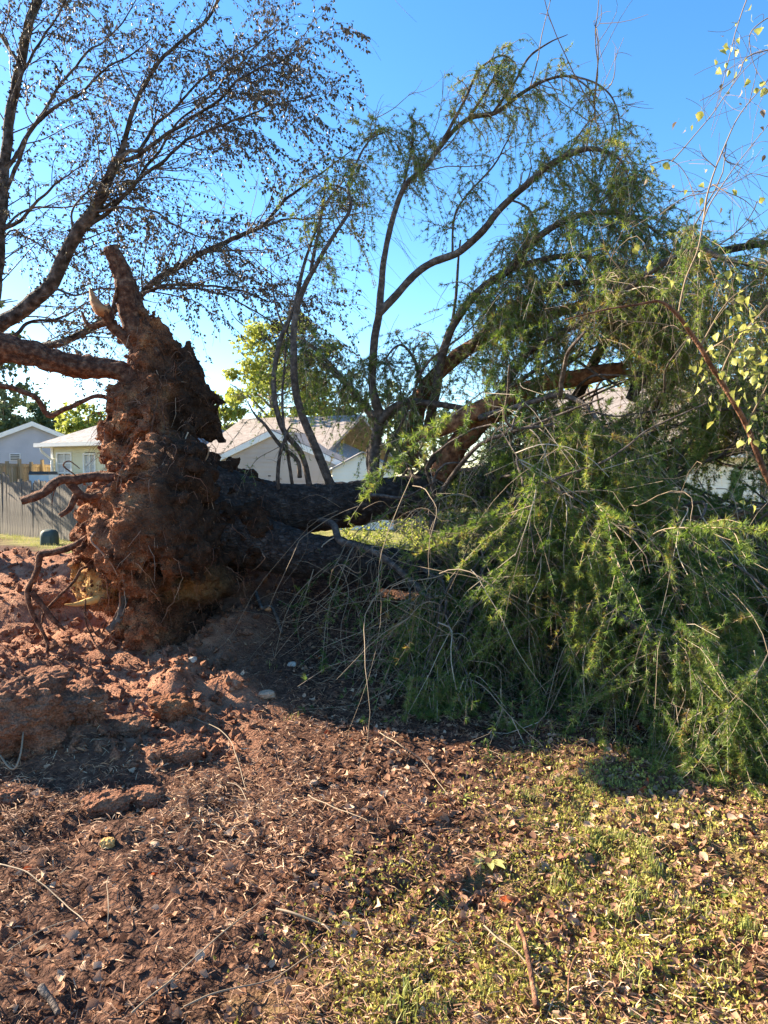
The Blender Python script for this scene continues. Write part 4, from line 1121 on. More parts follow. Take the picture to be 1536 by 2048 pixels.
rng = np.random.default_rng(21)
boughs = []
nb = 120
side = rng.uniform(0, 1, nb) < 0.6
TP = np.where(side[:, None], T1P[np.minimum((rng.uniform(0.28, 1.0, nb) * len(T1P)).astype(int), len(T1P) - 1)], T2P[np.minimum((rng.uniform(0.38, 1.0, nb) * len(T2P)).astype(int), len(T2P) - 1)])
TP = TP + np.array([1, 0, 0]) * rng.uniform(-0.2, 1.6, nb)[:, None] * (rng.uniform(size=nb) < 0.4)[:, None]
ph = np.radians(rng.uniform(-15, 150, nb))
d = unit(np.stack([rng.uniform(0.15, 1.0, nb), -np.cos(ph), np.sin(ph) * 1.05], -1))
L = rng.uniform(1.6, 3.3, nb)
L = np.where(d[:, 1] < -0.3, np.minimum(L, (TP[:, 1] - 3.6) / np.maximum(-d[:, 1], 0.2)), L)
BP = lift(arc_paths(TP, d, L, rng.uniform(0.25, 0.62, nb), 14, rng, 0.10), 0.08)
# boughs that come down to the ground in front of the lower trunk
n4 = 18
P0 = along_axis = T2P[(np.linspace(.42, .78, n4) * (len(T2P) - 1)).astype(int)]
P1 = np.array([W(rng.uniform(800, 1080), rng.uniform(1340, 1470), 4.75) for _ in range(n4)]); P1[:, 1] = rng.uniform(4.7, 5.5, n4)
P1[:, 0] = P1[:, 0] * P1[:, 1] / 4.75; P1[:, 2] = gh(P1[:, 0], P1[:, 1], False) + .12
s_ = np.linspace(0, 1, 14)[None, :, None]
B4 = P0[:, None] * (1 - s_) + P1[:, None] * s_ + np.array([0, 0, 1.0]) * (rng.uniform(.15, .5, n4)[:, None, None] * np.sin(np.pi * s_))
B4 = lift(B4 + np.cumsum(rng.normal(size=B4.shape) * .02, 1), .08)
BP = np.concatenate([BP, B4])
uu, vv = proj(BP[:, -1]); okb = (uu > 780)
BP = BP[okb]; nb = len(BP)
BR = rng.uniform(0.014, 0.032, nb)[:, None] * np.linspace(1, 0.2, 14)[None]
V, F = tubes(BP, BR, 6)
uq, vq = proj(BP.reshape(-1, 3))
mass = part('crown', V, F, M['limbbark'], cedar, label='tangled mass of drooping needled boughs')

# --------- second order branches along limbs and boughs, then hanging twigs, then needles
def along(P, t):
    k = np.clip(t * (len(P) - 1), 0, len(P) - 1.001); i = k.astype(int); f = (k - i)[:, None]
    return P[i] * (1 - f) + P[i + 1] * f, unit(P[i + 1] - P[i])

def spray(P, n2, t0, t1, L2, ntw, Ltw, rng, mask=False, droop=(0.3, 0.8), r2=0.007, hang=(0.15, 0.9)):
    """secondary branches on one path and hanging twigs on them; returns paths"""
    t = rng.uniform(t0, t1, n2)
    p, tg = along(P, t)
    side = unit(np.cross(tg, rdir(n2, rng)))
    d = unit(side * 1.0 + tg * rng.uniform(0.3, 1.0, n2)[:, None] + np.array([0, 0, 0.15]))
    L = rng.uniform(L2[0], L2[1], n2) * (1.1 - 0.4 * t)
    S2 = lift(arc_paths(p, d, L, rng.uniform(droop[0], droop[1], n2), 9, rng, 0.14))
    tw, tt = [], []
    k = rng.integers(0, n2, n2 * ntw)
    s = rng.uniform(0.1, 1.0, n2 * ntw)
    kk = s * 8; i = np.minimum(kk.astype(int), 7); f = (kk - i)[:, None]
    q = S2[k, i] * (1 - f) + S2[k, i + 1] * f
    tg2 = unit(S2[k, i + 1] - S2[k, i])
    dd = unit(tg2 * rng.uniform(0.2, 1.0, len(k))[:, None] + rdir(len(k), rng) * 0.9 + np.array([0, 0, -1.0]) * rng.uniform(-.1, 0.7, len(k))[:, None])
    Lt = rng.uniform(Ltw[0], Ltw[1], len(k))
    if mask:
        m = keep_foliage(q, rng); q, dd, Lt = q[m], dd[m], Lt[m]
    TW = lift(arc_paths(q, dd, Lt, rng.uniform(hang[0], hang[1], len(q)), 6, rng, 0.16), 0.015)
    TW = TW[~in_holes(TW, rng)]; S2 = S2[~in_holes(S2, rng)]
    return S2, TW

def needles(TW, per_m, nl, w, rng, tint0=0.0, nsh=9, tmin=0.0):
    """needle rosettes along curves (M,n,3): one sharp triangle per needle, grouped on short shoots"""
    M_, n, _ = TW.shape
    Ls = np.linalg.norm(np.diff(TW, axis=1), axis=2).sum(1)
    cnt = np.maximum((Ls * per_m / nsh).astype(int), 1)
    k = np.repeat(np.arange(M_), cnt)
    s = tmin + (1 - tmin) * rng.uniform(0, 1, len(k)) ** 0.85
    kk = s * (n - 1) * 0.999; i = kk.astype(int); f = (kk - i)[:, None]
    c = TW[k, i] * (1 - f) + TW[k, i + 1] * f
    tg = unit(TW[k, i + 1] - TW[k, i])
    out = unit(np.cross(tg, rdir(len(k), rng)))
    ax = unit(out * 0.9 + tg * 0.6)
    col = rng.uniform(0, 1, M_)[k] * 0.55 + rng.uniform(0, 1, len(k)) * 0.30 + tint0
    col = np.minimum(col, .92); col = np.where((rng.uniform(0, 1, M_) < .05)[k], .975, col)
    c = np.repeat(c, nsh, 0); ax = np.repeat(ax, nsh, 0); col = np.repeat(col, nsh)
    N = len(c)
    nd = unit(ax + rdir(N, rng) * 0.75)
    ln = nl * rng.uniform(0.6, 1.15, N)
    sd = unit(np.cross(nd, rdir(N, rng))) * w
    V = np.stack([c + sd, c - sd, c + nd * ln[:, None]], 1)
    F = np.arange(N * 3).reshape(-1, 3)
    return V.reshape(-1, 3), F, np.repeat(np.clip(col + rng.normal(size=N) * 0.06, 0, 1), 3)

def foliage(parent, S2, TW, per_m, nl, w, rng, tint0=0.0, bare=0.12, r2=0.006, rt=0.0026, n2needles=True, mask=False):
    g = Geo()
    V, F = tubes(S2, rng.uniform(0.6, 1.3, len(S2))[:, None] * r2 * np.linspace(1, 0.4, S2.shape[1])[None], 3)
    g.add(V, F, np.repeat(rng.uniform(0, 1, len(S2)), S2.shape[1] * 3))
    T2 = TW[:, [0, 2, 3, 5]]
    V, F = tubes(T2, rng.uniform(0.7, 1.3, len(T2))[:, None] * rt * np.linspace(1, 0.5, 4)[None], 3)
    g.add(V, F, np.repeat(rng.uniform(0, 1, len(T2)), 12))
    V, F = g.get()
    part('twigs', V, F, M['twig'], parent, True, {'tint': g.att()}, 'stuff')
    lv = TW[rng.uniform(size=len(TW)) > bare]
    g = Geo()
    if len(lv):
        V, F, t_ = needles(lv, per_m, nl, w, rng, tint0); g.add(V, F, t_)
    if n2needles:
        s2 = S2
        if mask: s2 = S2[keep_foliage(S2[:, 5], rng)]
        if len(s2):
            V, F, t_ = needles(s2, per_m * 0.6, nl, w, rng, tint0, tmin=0.3); g.add(V, F, t_)
    V, F = g.get()
    part('needles', V, F, M['needle'], parent, False, {'tint': g.att()}, 'stuff')
    return len(F[0])

NT = 0
# upright limbs: sparse hanging sprays
SPR = {  # n2, t0, t1, L2, twigs per branch, twig length, needles per metre, bare share
 'A': (6, .75, 1, (.2, .4), 6, (.1, .35), 330, .4),
 'B': (20, .58, 1, (.2, .5), 8, (.15, .5), 420, .3),
 'C': (46, .55, .99, (.15, .40), 7, (.08, .28), 380, .35),
 'D': (36, .66, 1, (.2, .5), 9, (.12, .4), 380, .25),
 'EE': (44, .1, 1, (.25, .6), 9, (.15, .42), 380, .25),
 'FF': (50, .15, 1, (.25, .65), 10, (.15, .45), 380, .25),
 'MA': (16, .15, 1, (.12, .35), 6, (.08, .28), 330, .4),
 'MB': (8, .2, 1, (.1, .3), 6, (.08, .25), 330, .4),
 'MD': (14, .4, 1, (.12, .35), 8, (.08, .28), 380, .3),
 'ME': (9, .1, 1, (.05, .2), 5, (.06, .22), 380, .3),
 'MG': (10, .6, 1, (.1, .3), 7, (.1, .3), 330, .35),
 'MK': (10, .2, 1, (.15, .4), 8, (.12, .35), 380, .3),
 'MI': (6, .4, 1, (.12, .3), 6, (.1, .3), 330, .4),
 'E': (58, .38, 1, (.25, .65), 9, (.15, .42), 380, .25),
 'F': (54, .3, 1, (.3, .8), 9, (.2, .55), 300, .2),
 'J': (22, .05, 1, (.2, .6), 9, (.2, .5), 380, .25),
 'K': (10, .2, 1, (.3, .6), 9, (.2, .5), 420, .2),
 'R': (52, .1, 1, (.3, .7), 9, (.2, .5), 330, .3),
 'S': (66, .2, 1, (.3, .8), 10, (.2, .55), 280, .2),
 'T': (44, .2, 1, (.35, .9), 10, (.2, .6), 280, .2),
 'U': (18, .1, 1, (.2, .55), 9, (.2, .6), 330, .3),
 'W': (20, .2, 1, (.2, .5), 8, (.15, .45), 360, .25),
 'V': (20, .05, 1, (.2, .55), 9, (.2, .6), 330, .3),
 'Q': (16, .35, 1, (.2, .5), 9, (.2, .5), 700, .1),
 'N': (26, .1, 1, (.25, .7), 4, (.2, .6), 420, .55),
 'O': (36, .1, 1, (.2, .6), 5, (.2, .55), 620, .35),
 'P': (30, .1, 1, (.2, .5), 5, (.2, .5), 620, .35),
 'X': (6, .3, 1, (.2, .5), 4, (.1, .3), 200, .7),
 'Z': (5, .3, 1, (.1, .35), 4, (.1, .25), 300, .6),
 'I': (8, .2, .9, (.2, .5), 6, (.2, .4), 460, .3),
}
for key, (n2, a, b_, L2, ntw, Lt, pm, bare) in SPR.items():
    S2, TW = spray(LP[key][0], n2, a, b_, L2, ntw, Lt, rng)
    NT += foliage(limb_obj[key], S2, TW, pm * .9, 0.042, 0.0021, rng, 0.32 if key in ('E', 'EE', 'FF', 'D', 'R', 'Q', 'C', 'B', 'F', 'S', 'MD', 'MK', 'ME') else 0.08, bare)  # listed limbs: paler needles, sunlight they do not catch put into the tint
# whippy bare shoots on the upright limbs
for key, n, a in (('C', 11, .5), ('B', 7, .55), ('D', 4, .5), ('A', 6, .4), ('R', 7, .3), ('E', 4, .3)):
    t = rng.uniform(a, 1, n); p, tg = along(LP[key][0], t)
    dd = unit(tg * 0.7 + np.array([0.05, 0, 1.0]) + rdir(n, rng) * 0.35)
    Pw = arc_paths(p, dd, rng.uniform(0.4, 1.1, n), rng.uniform(-0.1, 0.5, n), 10, rng, 0.26)
    s_, tw_ = Pw, None
    k = np.repeat(np.arange(n), 3); i = rng.integers(3, 9, len(k))
    q = Pw[k, i]; dq = unit(unit(Pw[k, i] - Pw[k, i - 1]) + rdir(len(k), rng) * 0.6)
    Ps = arc_paths(q, dq, rng.uniform(0.15, 0.45, len(k)), rng.uniform(0, 0.6, len(k)), 6, rng, 0.2)
    g = Geo(); V, F = tubes(Pw, 0.006 * np.linspace(1, 0.3, 10)[None] * np.ones((n, 1)), 4); g.add(V, F, 0.25)
    V, F = tubes(Ps, 0.003 * np.linspace(1, 0.4, 6)[None] * np.ones((len(k), 1)), 3); g.add(V, F, 0.2)
    part('bare_shoots', *g.get(), M['twig'], limb_obj[key], True, {'tint': g.att()}, 'stuff')
# the mass
S2s, TWs = [], []
for q in range(nb):
    S2, TW = spray(BP[q], 13, .12, 1, (.35, .95), 6, (.25, .65), rng, True)
    S2s.append(S2); TWs.append(TW)
S2 = np.concatenate(S2s); TW = np.concatenate(TWs)
S2 = S2[keep_foliage(S2[:, 4], rng) & keep_foliage(S2[:, 7], rng)]
NT += foliage(mass, S2, TW, 145, 0.050, 0.0026, rng, 0.0, 0.15, mask=True, n2needles=False)
# hanging sprays, one by one: ten kinds, turned and sized differently
protos = []
for q in range(10):
    Ls = rng.uniform(.45, .8)
    main = arc_paths(np.zeros((1, 3)), unit(np.array([[.25 + .3 * rng.uniform(), 0, -.55]])), np.array([Ls]), np.array([.45]), 12, rng, .06)
    n3 = 13
    t = np.sort(rng.uniform(.05, .95, n3)); p, tg = along(main[0], t)
    S3 = arc_paths(p, unit(tg + rdir(n3, rng) * .75 + np.array([0, 0, -.2])), Ls * rng.uniform(.25, .6, n3) * (1.1 - .6 * t), rng.uniform(.2, .7, n3), 8, rng, .08)
    gt = Geo()
    V, F = tubes(main, .0042 * np.linspace(1, .4, 12)[None], 4); gt.add(V, F, .6)
    V, F = tubes(S3, .0022 * np.linspace(1, .5, 8)[None] * np.ones((n3, 1)), 3); gt.add(V, F, .5)
    V, F = gt.get(); mt_ = mesh_np('spray_twig', V, F, True, {'tint': gt.att()}); mt_.materials.append(M['twig'])
    gn = Geo()
    V, F, t_ = needles(S3, 720, .046, .0021, rng, .24, 14); gn.add(V, F, t_)
    V, F, t_ = needles(main, 520, .046, .0021, rng, .24, 14, tmin=.25); gn.add(V, F, t_)
    V, F = gn.get(); mn_ = mesh_np('needle_spray', V, F, False, {'tint': gn.att()}); mn_.materials.append(M['needle'])
    me = mn_; nv = len(me.vertices)
    # twig and needles in one mesh with two material slots
    Vt, Ft = gt.get(); Vn, Fn = gn.get()
    both = mesh_np('needle_spray', np.vstack([Vn, Vt]), Fn + [f + len(Vn) for f in Ft], False, {'tint': np.r_[gn.att(), gt.att()]})
    both.materials.append(M['needle']); both.materials.append(M['twig'])
    mi = np.zeros(len(both.polygons), np.int32); mi[sum(len(f) for f in Fn):] = 1
    both.polygons.foreach_set('material_index', mi)
    bpy.data.meshes.remove(mt_); bpy.data.meshes.remove(mn_)
    protos.append(both)
cand = S2[:, [3, 6, 8]].reshape(-1, 3)
cand = cand[keep_foliage(cand + np.array([0, 0, -.2]), rng)]
uc, vc = proj(cand)
cand = cand[(uc < 1640) & (cand[:, 2] > .35)]
uc, vc = proj(cand + np.array([0, 0, -.35]))
cand = cand[~(in_poly(uc, vc, HOLES[1]) | in_poly(uc, vc, HOLES[0]))]
# those that hang nearest the outside of the crown show largest
sc_ = -cand[:, 1] + .35 * rng.normal(size=len(cand)) + .25 * cand[:, 2]
cand = cand[np.argsort(-sc_)][:700]
cand = cand[rng.permutation(len(cand))][:300]
for p in cand:
    o = link('needle_spray', protos[int(rng.integers(10))], None, mass)
    o.location = tuple(p - np.array(cedar.location))
    o.rotation_euler = (rng.normal(0, .55), rng.normal(0, .55), rng.uniform(0, 6.28)); s_ = rng.uniform(.65, 1.3)
    gzp = gz(p[0], p[1]); s_ = min(s_, max((p[2] - gzp) / .75, .4)); o.scale = (s_, s_, s_)
# tips hanging in front, sunlit brightness put into a lighter needle tint
TIPS = [(1225, 960, 5.15, 40), (1260, 1010, 5.1, 40), (1300, 1040, 5.1, 25), (860, 1400, 4.75, 30), (900, 1390, 4.75, 22), (1035, 1450, 4.4, 8), (1175, 1130, 4.7, 20), (1180, 1250, 4.6, 22), (1345, 1470, 4.0, 18), (1380, 1330, 4.1, 20), (1500, 1400, 3.9, 30), (1480, 1530, 3.8, 22), (1330, 1560, 3.95, 16), (1430, 1240, 4.4, 20)]
tp = []
for (u, v, dd_, n) in TIPS:
    c = W(u, v, dd_)
    p = c + rng.normal(size=(n, 3)) * np.array([.09, .10, .09]) + np.array([0, 0, .10])
    d_ = unit(rdir(n, rng) * 0.55 + np.array([0.1, -0.3, -0.9]))
    tp.append(lift(arc_paths(p, d_, rng.uniform(.12, .32, n), np.full(n, .4), 6, rng, .08), 0.02))
TP_ = np.concatenate(tp)
NT += foliage(mass, TP_, TP_, 900, 0.042, 0.0017, rng, 0.30, 0.0, r2=0.003)
# snapped bare limbs jutting out of the mass
for q in range(16):
    while True:
        u, v, dd_ = rng.uniform(900, 1530), rng.uniform(700, 1350), rng.uniform(4.7, 6.2)
        p = W(u, v, dd_)
        if keep_foliage(p[None], rng)[0] and p[2] > .3: break
    d_ = unit(np.array([rng.uniform(-.3, 1), -rng.uniform(-.1, .8), rng.uniform(-.5, .6)])); l = rng.uniform(.5, 1.3)
    Pq = lift(arc_paths(p[None], d_[None], np.array([l]), np.array([rng.uniform(.05, .4)]), 9, rng, .12), .05)[0]
    r0_ = rng.uniform(.008, .02)
    V, F, Pz, Rz = limb(Pq, np.linspace(r0_, r0_ * .45, 9), 34, 7, .2, 880 + q, .02, 16)
    part('broken_branch', V, F, M['limbbark'], mass)
# long pale bare twigs arching in front of the dark crown
n = 70
u = rng.uniform(800, 1540, n); v = rng.uniform(880, 1330, n); dd_ = rng.uniform(4.6, 6.2, n)
p = np.array([W(a, b_, c) for a, b_, c in zip(u, v, dd_)])
m = keep_foliage(p, rng); p = p[m]; n = len(p)
d_ = unit(np.stack([rng.normal(size=n) * 0.5, -rng.uniform(0.1, 0.8, n), rng.uniform(-0.3, 0.6, n)], -1))
Pl = lift(arc_paths(p, d_, rng.uniform(.4, 1.2, n), rng.uniform(.5, 1.1, n), 12, rng, .22), 0.02)
V, F = tubes(Pl, rng.uniform(.0015, .0045, n)[:, None] * np.linspace(1, .25, 12)[None], 4)
part('bare_twigs', V, F, M['twig'], mass, True, {'tint': np.repeat(rng.uniform(.3, .9, n), 48)}, 'stuff')
n = 130
u = rng.uniform(640, 1000, n); v = rng.uniform(990, 1330, n); dd_ = rng.uniform(4.9, 6.1, n)
p = np.array([W(a, b_, c) for a, b_, c in zip(u, v, dd_)])
d_ = unit(np.stack([rng.normal(size=n), -rng.uniform(-0.3, 0.8, n), rng.uniform(-0.7, 0.5, n)], -1))
Pl = lift(arc_paths(p, d_, rng.uniform(.3, 1.0, n), rng.uniform(.2, .8, n), 12, rng, .16), 0.02)
V, F = tubes(Pl, rng.uniform(.0014, .0035, n)[:, None] * np.linspace(1, .5, 12)[None], 4)
part('bare_twigs', V, F, M['twig'], mass, True, {'tint': np.repeat(rng.uniform(.0, .6, n), 48)}, 'stuff')
print('needle triangles', NT)
# ------------------------------------------------------------------ river birch on the left
rb = np.random.default_rng(33)
bb = W(-150, 950, 8.4)
birch = thing('river_birch', 'standing multi-stemmed river birch with peeling bark and thin autumn leaves', 'tree', (bb[0], 8.4, gz(bb[0], 8.4)))
gzb = gz(bb[0], 8.4)
def px(lst): return WP(lst)
BST = [
 # stems
 ('stem', [(-150, 1150, 8.4), (-90, 900, 8.4), (-40, 700, 8.4), (-5, 540, 8.35), (3, 425, 8.3), (10, 350, 8.3), (20, 240, 8.3), (40, 130, 8.25), (55, 60, 8.2), (75, 0, 8.2), (100, -120, 8.1), (140, -260, 8.0)],
  [.12, .105, .095, .088, .08, .076, .07, .064, .058, .05, .035, .01]),
 ('stem', [(-150, 1150, 8.4), (-110, 820, 8.2), (-60, 720, 8.1), (0, 655, 8.0), (50, 618, 7.95), (100, 570, 7.9), (130, 510, 7.85), (155, 460, 7.8), (185, 420, 7.75), (215, 352, 7.7), (235, 320, 7.65), (250, 270, 7.6), (280, 190, 7.55), (325, 120, 7.5), (410, 40, 7.45), (470, -60, 7.4)],
  [.13, .115, .108, .105, .102, .098, .092, .086, .078, .062, .05, .034, .028, .023, .018, .008]),
 ('stem', [(-150, 1100, 8.4), (-120, 800, 8.6), (-60, 755, 8.5), (20, 712, 8.4), (75, 697, 8.3), (130, 685, 8.2), (200, 645, 8.15), (235, 620, 8.1), (280, 595, 8.05), (320, 555, 8.0), (380, 520, 7.95), (450, 485, 7.9), (520, 455, 7.85), (550, 425, 7.8), (580, 390, 7.8), (650, 340, 7.7), (720, 290, 7.65)],
  [.09, .08, .07, .062, .056, .052, .05, .047, .044, .041, .038, .034, .028, .022, .018, .012, .005]),
]
BBR = [
 [(235, 320, 7.65), (265, 300, 7.6), (280, 300, 7.6), (310, 250, 7.6), (350, 220, 7.6), (400, 170, 7.6), (475, 110, 7.55), (560, 60, 7.5)],
 [(240, 322, 7.66), (280, 312, 7.6), (320, 285, 7.5), (380, 235, 7.4), (440, 190, 7.3), (500, 150, 7.25), (570, 110, 7.2), (620, 90, 7.2)],
 [(170, 440, 7.78), (205, 420, 7.8), (240, 395, 7.85), (280, 350, 7.9), (320, 305, 7.9), (360, 245, 7.95), (420, 190, 8.0), (500, 110, 8.1), (560, 40, 8.2)],
 [(165, 455, 7.8), (225, 415, 7.7), (270, 365, 7.6), (320, 325, 7.5), (360, 290, 7.45), (430, 255, 7.4), (500, 230, 7.3), (560, 205, 7.3), (640, 190, 7.2)],
 [(200, 645, 8.15), (260, 600, 8.0), (320, 574, 7.9), (360, 566, 7.85), (400, 566, 7.8), (475, 580, 7.7), (530, 598, 7.6), (570, 612, 7.5)],
 [(320, 574, 7.9), (400, 580, 7.8), (470, 600, 7.7), (540, 640, 7.6), (575, 665, 7.5)],
 [(520, 455, 7.85), (560, 446, 7.8), (610, 440, 7.75), (660, 432, 7.7), (700, 425, 7.7)],
 [(100, 572, 7.9), (150, 590, 7.8), (210, 575, 7.7), (260, 578, 7.65), (330, 570, 7.6)],
 [(185, 420, 7.75), (250, 413, 7.6), (300, 425, 7.5), (350, 450, 7.4), (400, 472, 7.35), (450, 478, 7.3)],
 [(150, 470, 7.8), (145, 430, 7.75), (160, 400, 7.7), (190, 375, 7.65), (230, 345, 7.6)],
 [(10, 350, 8.3), (45, 280, 8.3), (90, 215, 8.3), (130, 160, 8.3), (180, 105, 8.35), (235, 50, 8.4), (280, -20, 8.4)],
 [(5, 400, 8.3), (50, 300, 8.2), (80, 240, 8.1), (140, 195, 8.0), (200, 145, 7.95), (260, 110, 7.9), (300, 80, 7.8)],
 [(20, 240, 8.3), (30, 190, 8.2), (70, 100, 8.1), (110, 40, 8.0), (160, -50, 7.9)],
 [(0, 460, 8.3), (40, 440, 8.2), (80, 400, 8.1), (120, 360, 8.0), (180, 320, 7.9)],
 [(0, 455, 8.3), (60, 420, 8.3), (130, 412, 8.2), (200, 410, 8.1), (280, 430, 8.0)],
 [(-30, 600, 8.35), (20, 470, 8.5), (60, 480, 8.6), (120, 520, 8.7), (180, 560, 8.8)],
 [(3, 425, 8.3), (-60, 330, 8.2), (-150, 230, 8.1), (-240, 120, 8.0)],
 [(-5, 540, 8.35), (-90, 420, 8.5), (-200, 320, 8.6), (-330, 250, 8.7)],
 [(40, 130, 8.25), (-20, 40, 8.4), (-90, -80, 8.5)],
 [(-60, 755, 8.5), (-140, 640, 8.7), (-260, 540, 8.8), (-380, 480, 8.9)],
 [(10, 690, 8.1), (60, 650, 8.3), (110, 640, 8.4), (170, 610, 8.5), (230, 560, 8.6)],
]
allbr = []
flk = Geo()
for q, (nm, pts, rad) in enumerate(BST):
    V, F, P, R = limb(px(pts), np.array(rad) * .78, len(pts) * 9, 14, 0.10, 500 + q, 0.03, 9)
    part(nm, V, F, M['birchbark'], birch)
    allbr.append((P, R))
    # peeling curls of bark
    m = 380
    t = rb.uniform(0.1, 0.75, m); p, tg = along(P, t); r = np.interp(t, np.linspace(0, 1, len(R)), R)
    o_ = unit(np.cross(tg, rdir(m, rb))); s_ = np.cross(tg, o_)
    w = rb.uniform(.006, .02, m)[:, None]; l = rb.uniform(.01, .032, m)[:, None]
    c = p + o_ * (r * 0.96)[:, None]
    Vf = np.stack([c - tg * w, c + tg * w, c + tg * w * .8 + s_ * l + o_ * l * .25, c - tg * w * .8 + s_ * l + o_ * l * .25,
                   c + tg * w * .5 + s_ * l * 1.2 + o_ * l * .8, c - tg * w * .5 + s_ * l * 1.2 + o_ * l * .8], 1).reshape(-1, 3)
    b0 = (np.arange(m) * 6)[:, None]
    flk.add(Vf, np.concatenate([b0 + np.array([[0, 1, 2, 3]]), b0 + np.array([[3, 2, 4, 5]])]))
part('bark_curls', *flk.get(), M['birchbark'], birch, False, None, 'stuff')
for q, pts in enumerate(BBR):
    r0 = 0.024 if q not in (5, 6, 7, 8, 9, 14, 15) else 0.014
    rad = np.linspace(r0, 0.005, len(pts))
    V, F, P, R = limb(px(pts), rad, len(pts) * 7, 8, 0.10, 530 + q, 0.05, 9)
    part('branch', V, F, M['birchbark'] if r0 > .02 else M['birchtwig'], birch)
    allbr.append((P, R))
# finer branches and twigs
g = Geo(); tips = []
for q, (P, R) in enumerate(allbr):
    Lp = np.linalg.norm(np.diff(P, axis=0), axis=1).sum()
    n2 = int((7.0 if q >= 3 else 4.2) * Lp) + 3
    t = rb.uniform(0.25 if q >= 3 else 0.42, 1.0, n2); p, tg = along(P, t)
    dd = unit(tg * 0.9 + unit(np.cross(tg, rdir(n2, rb))) * 0.8 + np.array([0.12, 0, 0.18]))
    L2 = rb.uniform(0.35, 1.25, n2) * (1.15 - 0.5 * t)
    S2 = arc_paths(p, dd, L2, rb.uniform(-0.1, 0.35, n2), 9, rb, 0.12)
    r = np.interp(t, np.linspace(0, 1, len(R)), R)
    V, F = tubes(S2, np.clip(r * 0.45, .0025, .009)[:, None] * np.linspace(1, .3, 9)[None], 4); g.add(V, F)
    k = np.repeat(np.arange(n2), 5); i = rb.integers(2, 9, len(k))
    p3 = S2[k, i]; d3 = unit(unit(S2[k, i] - S2[k, i - 1]) + rdir(len(k), rb) * 0.75 + np.array([0, 0, -0.1]))
    S3 = arc_paths(p3, d3, rb.uniform(.2, .7, len(k)), rb.uniform(0.1, .8, len(k)), 7, rb, .12)
    V, F = tubes(S3, 0.0024 * np.linspace(1, .5, 7)[None] * np.ones((len(k), 1)), 3); g.add(V, F)
    tips.append(S3); tips.append(S2[:, 2:])
part('twigs', *g.get(), M['birchtwig'], birch, True, None, 'stuff')
# leaves: folded blades hanging on stalks
def leaf_geo(c, ax, nrm, ln, wd, fold=0.3):
    """c base, ax length direction, nrm face normal: 6-vertex folded leaf, two quads"""
    sd = unit(np.cross(ax, nrm))
    up = np.cross(sd, ax)
    l = ln[:, None]; w = wd[:, None]
    a = c; b_ = c + ax * l * .38 + sd * w * .5 + up * w * fold; e = c + ax * l * .38 - sd * w * .5 + up * w * fold
    m = c + ax * l * .45; tip = c + ax * l
    V = np.stack([a, b_, tip, m, e], 1).reshape(-1, 3)
    o = (np.arange(len(c)) * 5)[:, None]
    F = np.concatenate([o + np.array([[0, 3, 2, 1]]), o + np.array([[0, 4, 2, 3]])])
    return V, F
Pl = [];
for T in tips:
    n = len(T)
    Ls = np.linalg.norm(np.diff(T, axis=1), axis=2).sum(1)
    u, v = proj(T.reshape(-1, 3)); u = u.reshape(n, -1)[:, -1]; v = v.reshape(n, -1)[:, -1]
    dens = 29 + 10 * sstep(380, 560, u + 0.45 * (250 - v)) * (1 - sstep(300, 420, v)) + 5 * ((u < 160) & (v < 300))
    dens = dens * (0.8 + 0.45 * vnoise(T[:, -1] * 1.5, 6))
    dens = np.where((u > 370) & (u < 470) & (v > 330) & (v < 420), dens * .25, dens)
    cnt = rb.poisson(np.maximum(Ls * dens, 0.05))
    k = np.repeat(np.arange(n), cnt); s = rb.uniform(.1, 1, len(k)) * (T.shape[1] - 1.001)
    i = s.astype(int); f = (s - i)[:, None]
    Pl.append(T[k, i] * (1 - f) + T[k, i + 1] * f)
Pl = np.concatenate(Pl)
uL, vL = proj(Pl); okl = (uL < 735 - 0.0 * vL) & (vL < 860)
Pl = Pl[okl]; n = len(Pl)
ax = unit(rdir(n, rb) * 0.7 + np.array([0.1, 0, -0.75])); nr = unit(rdir(n, rb))
V, F = leaf_geo(Pl + ax * .012, ax, nr, rb.uniform(.024, .050, n), rb.uniform(.016, .032, n))
part('leaves', V, F, M['birchleaf'], birch, False, {'tint': np.repeat(rb.uniform(0, 1, n), 5)}, 'stuff')
print('birch leaves', n)

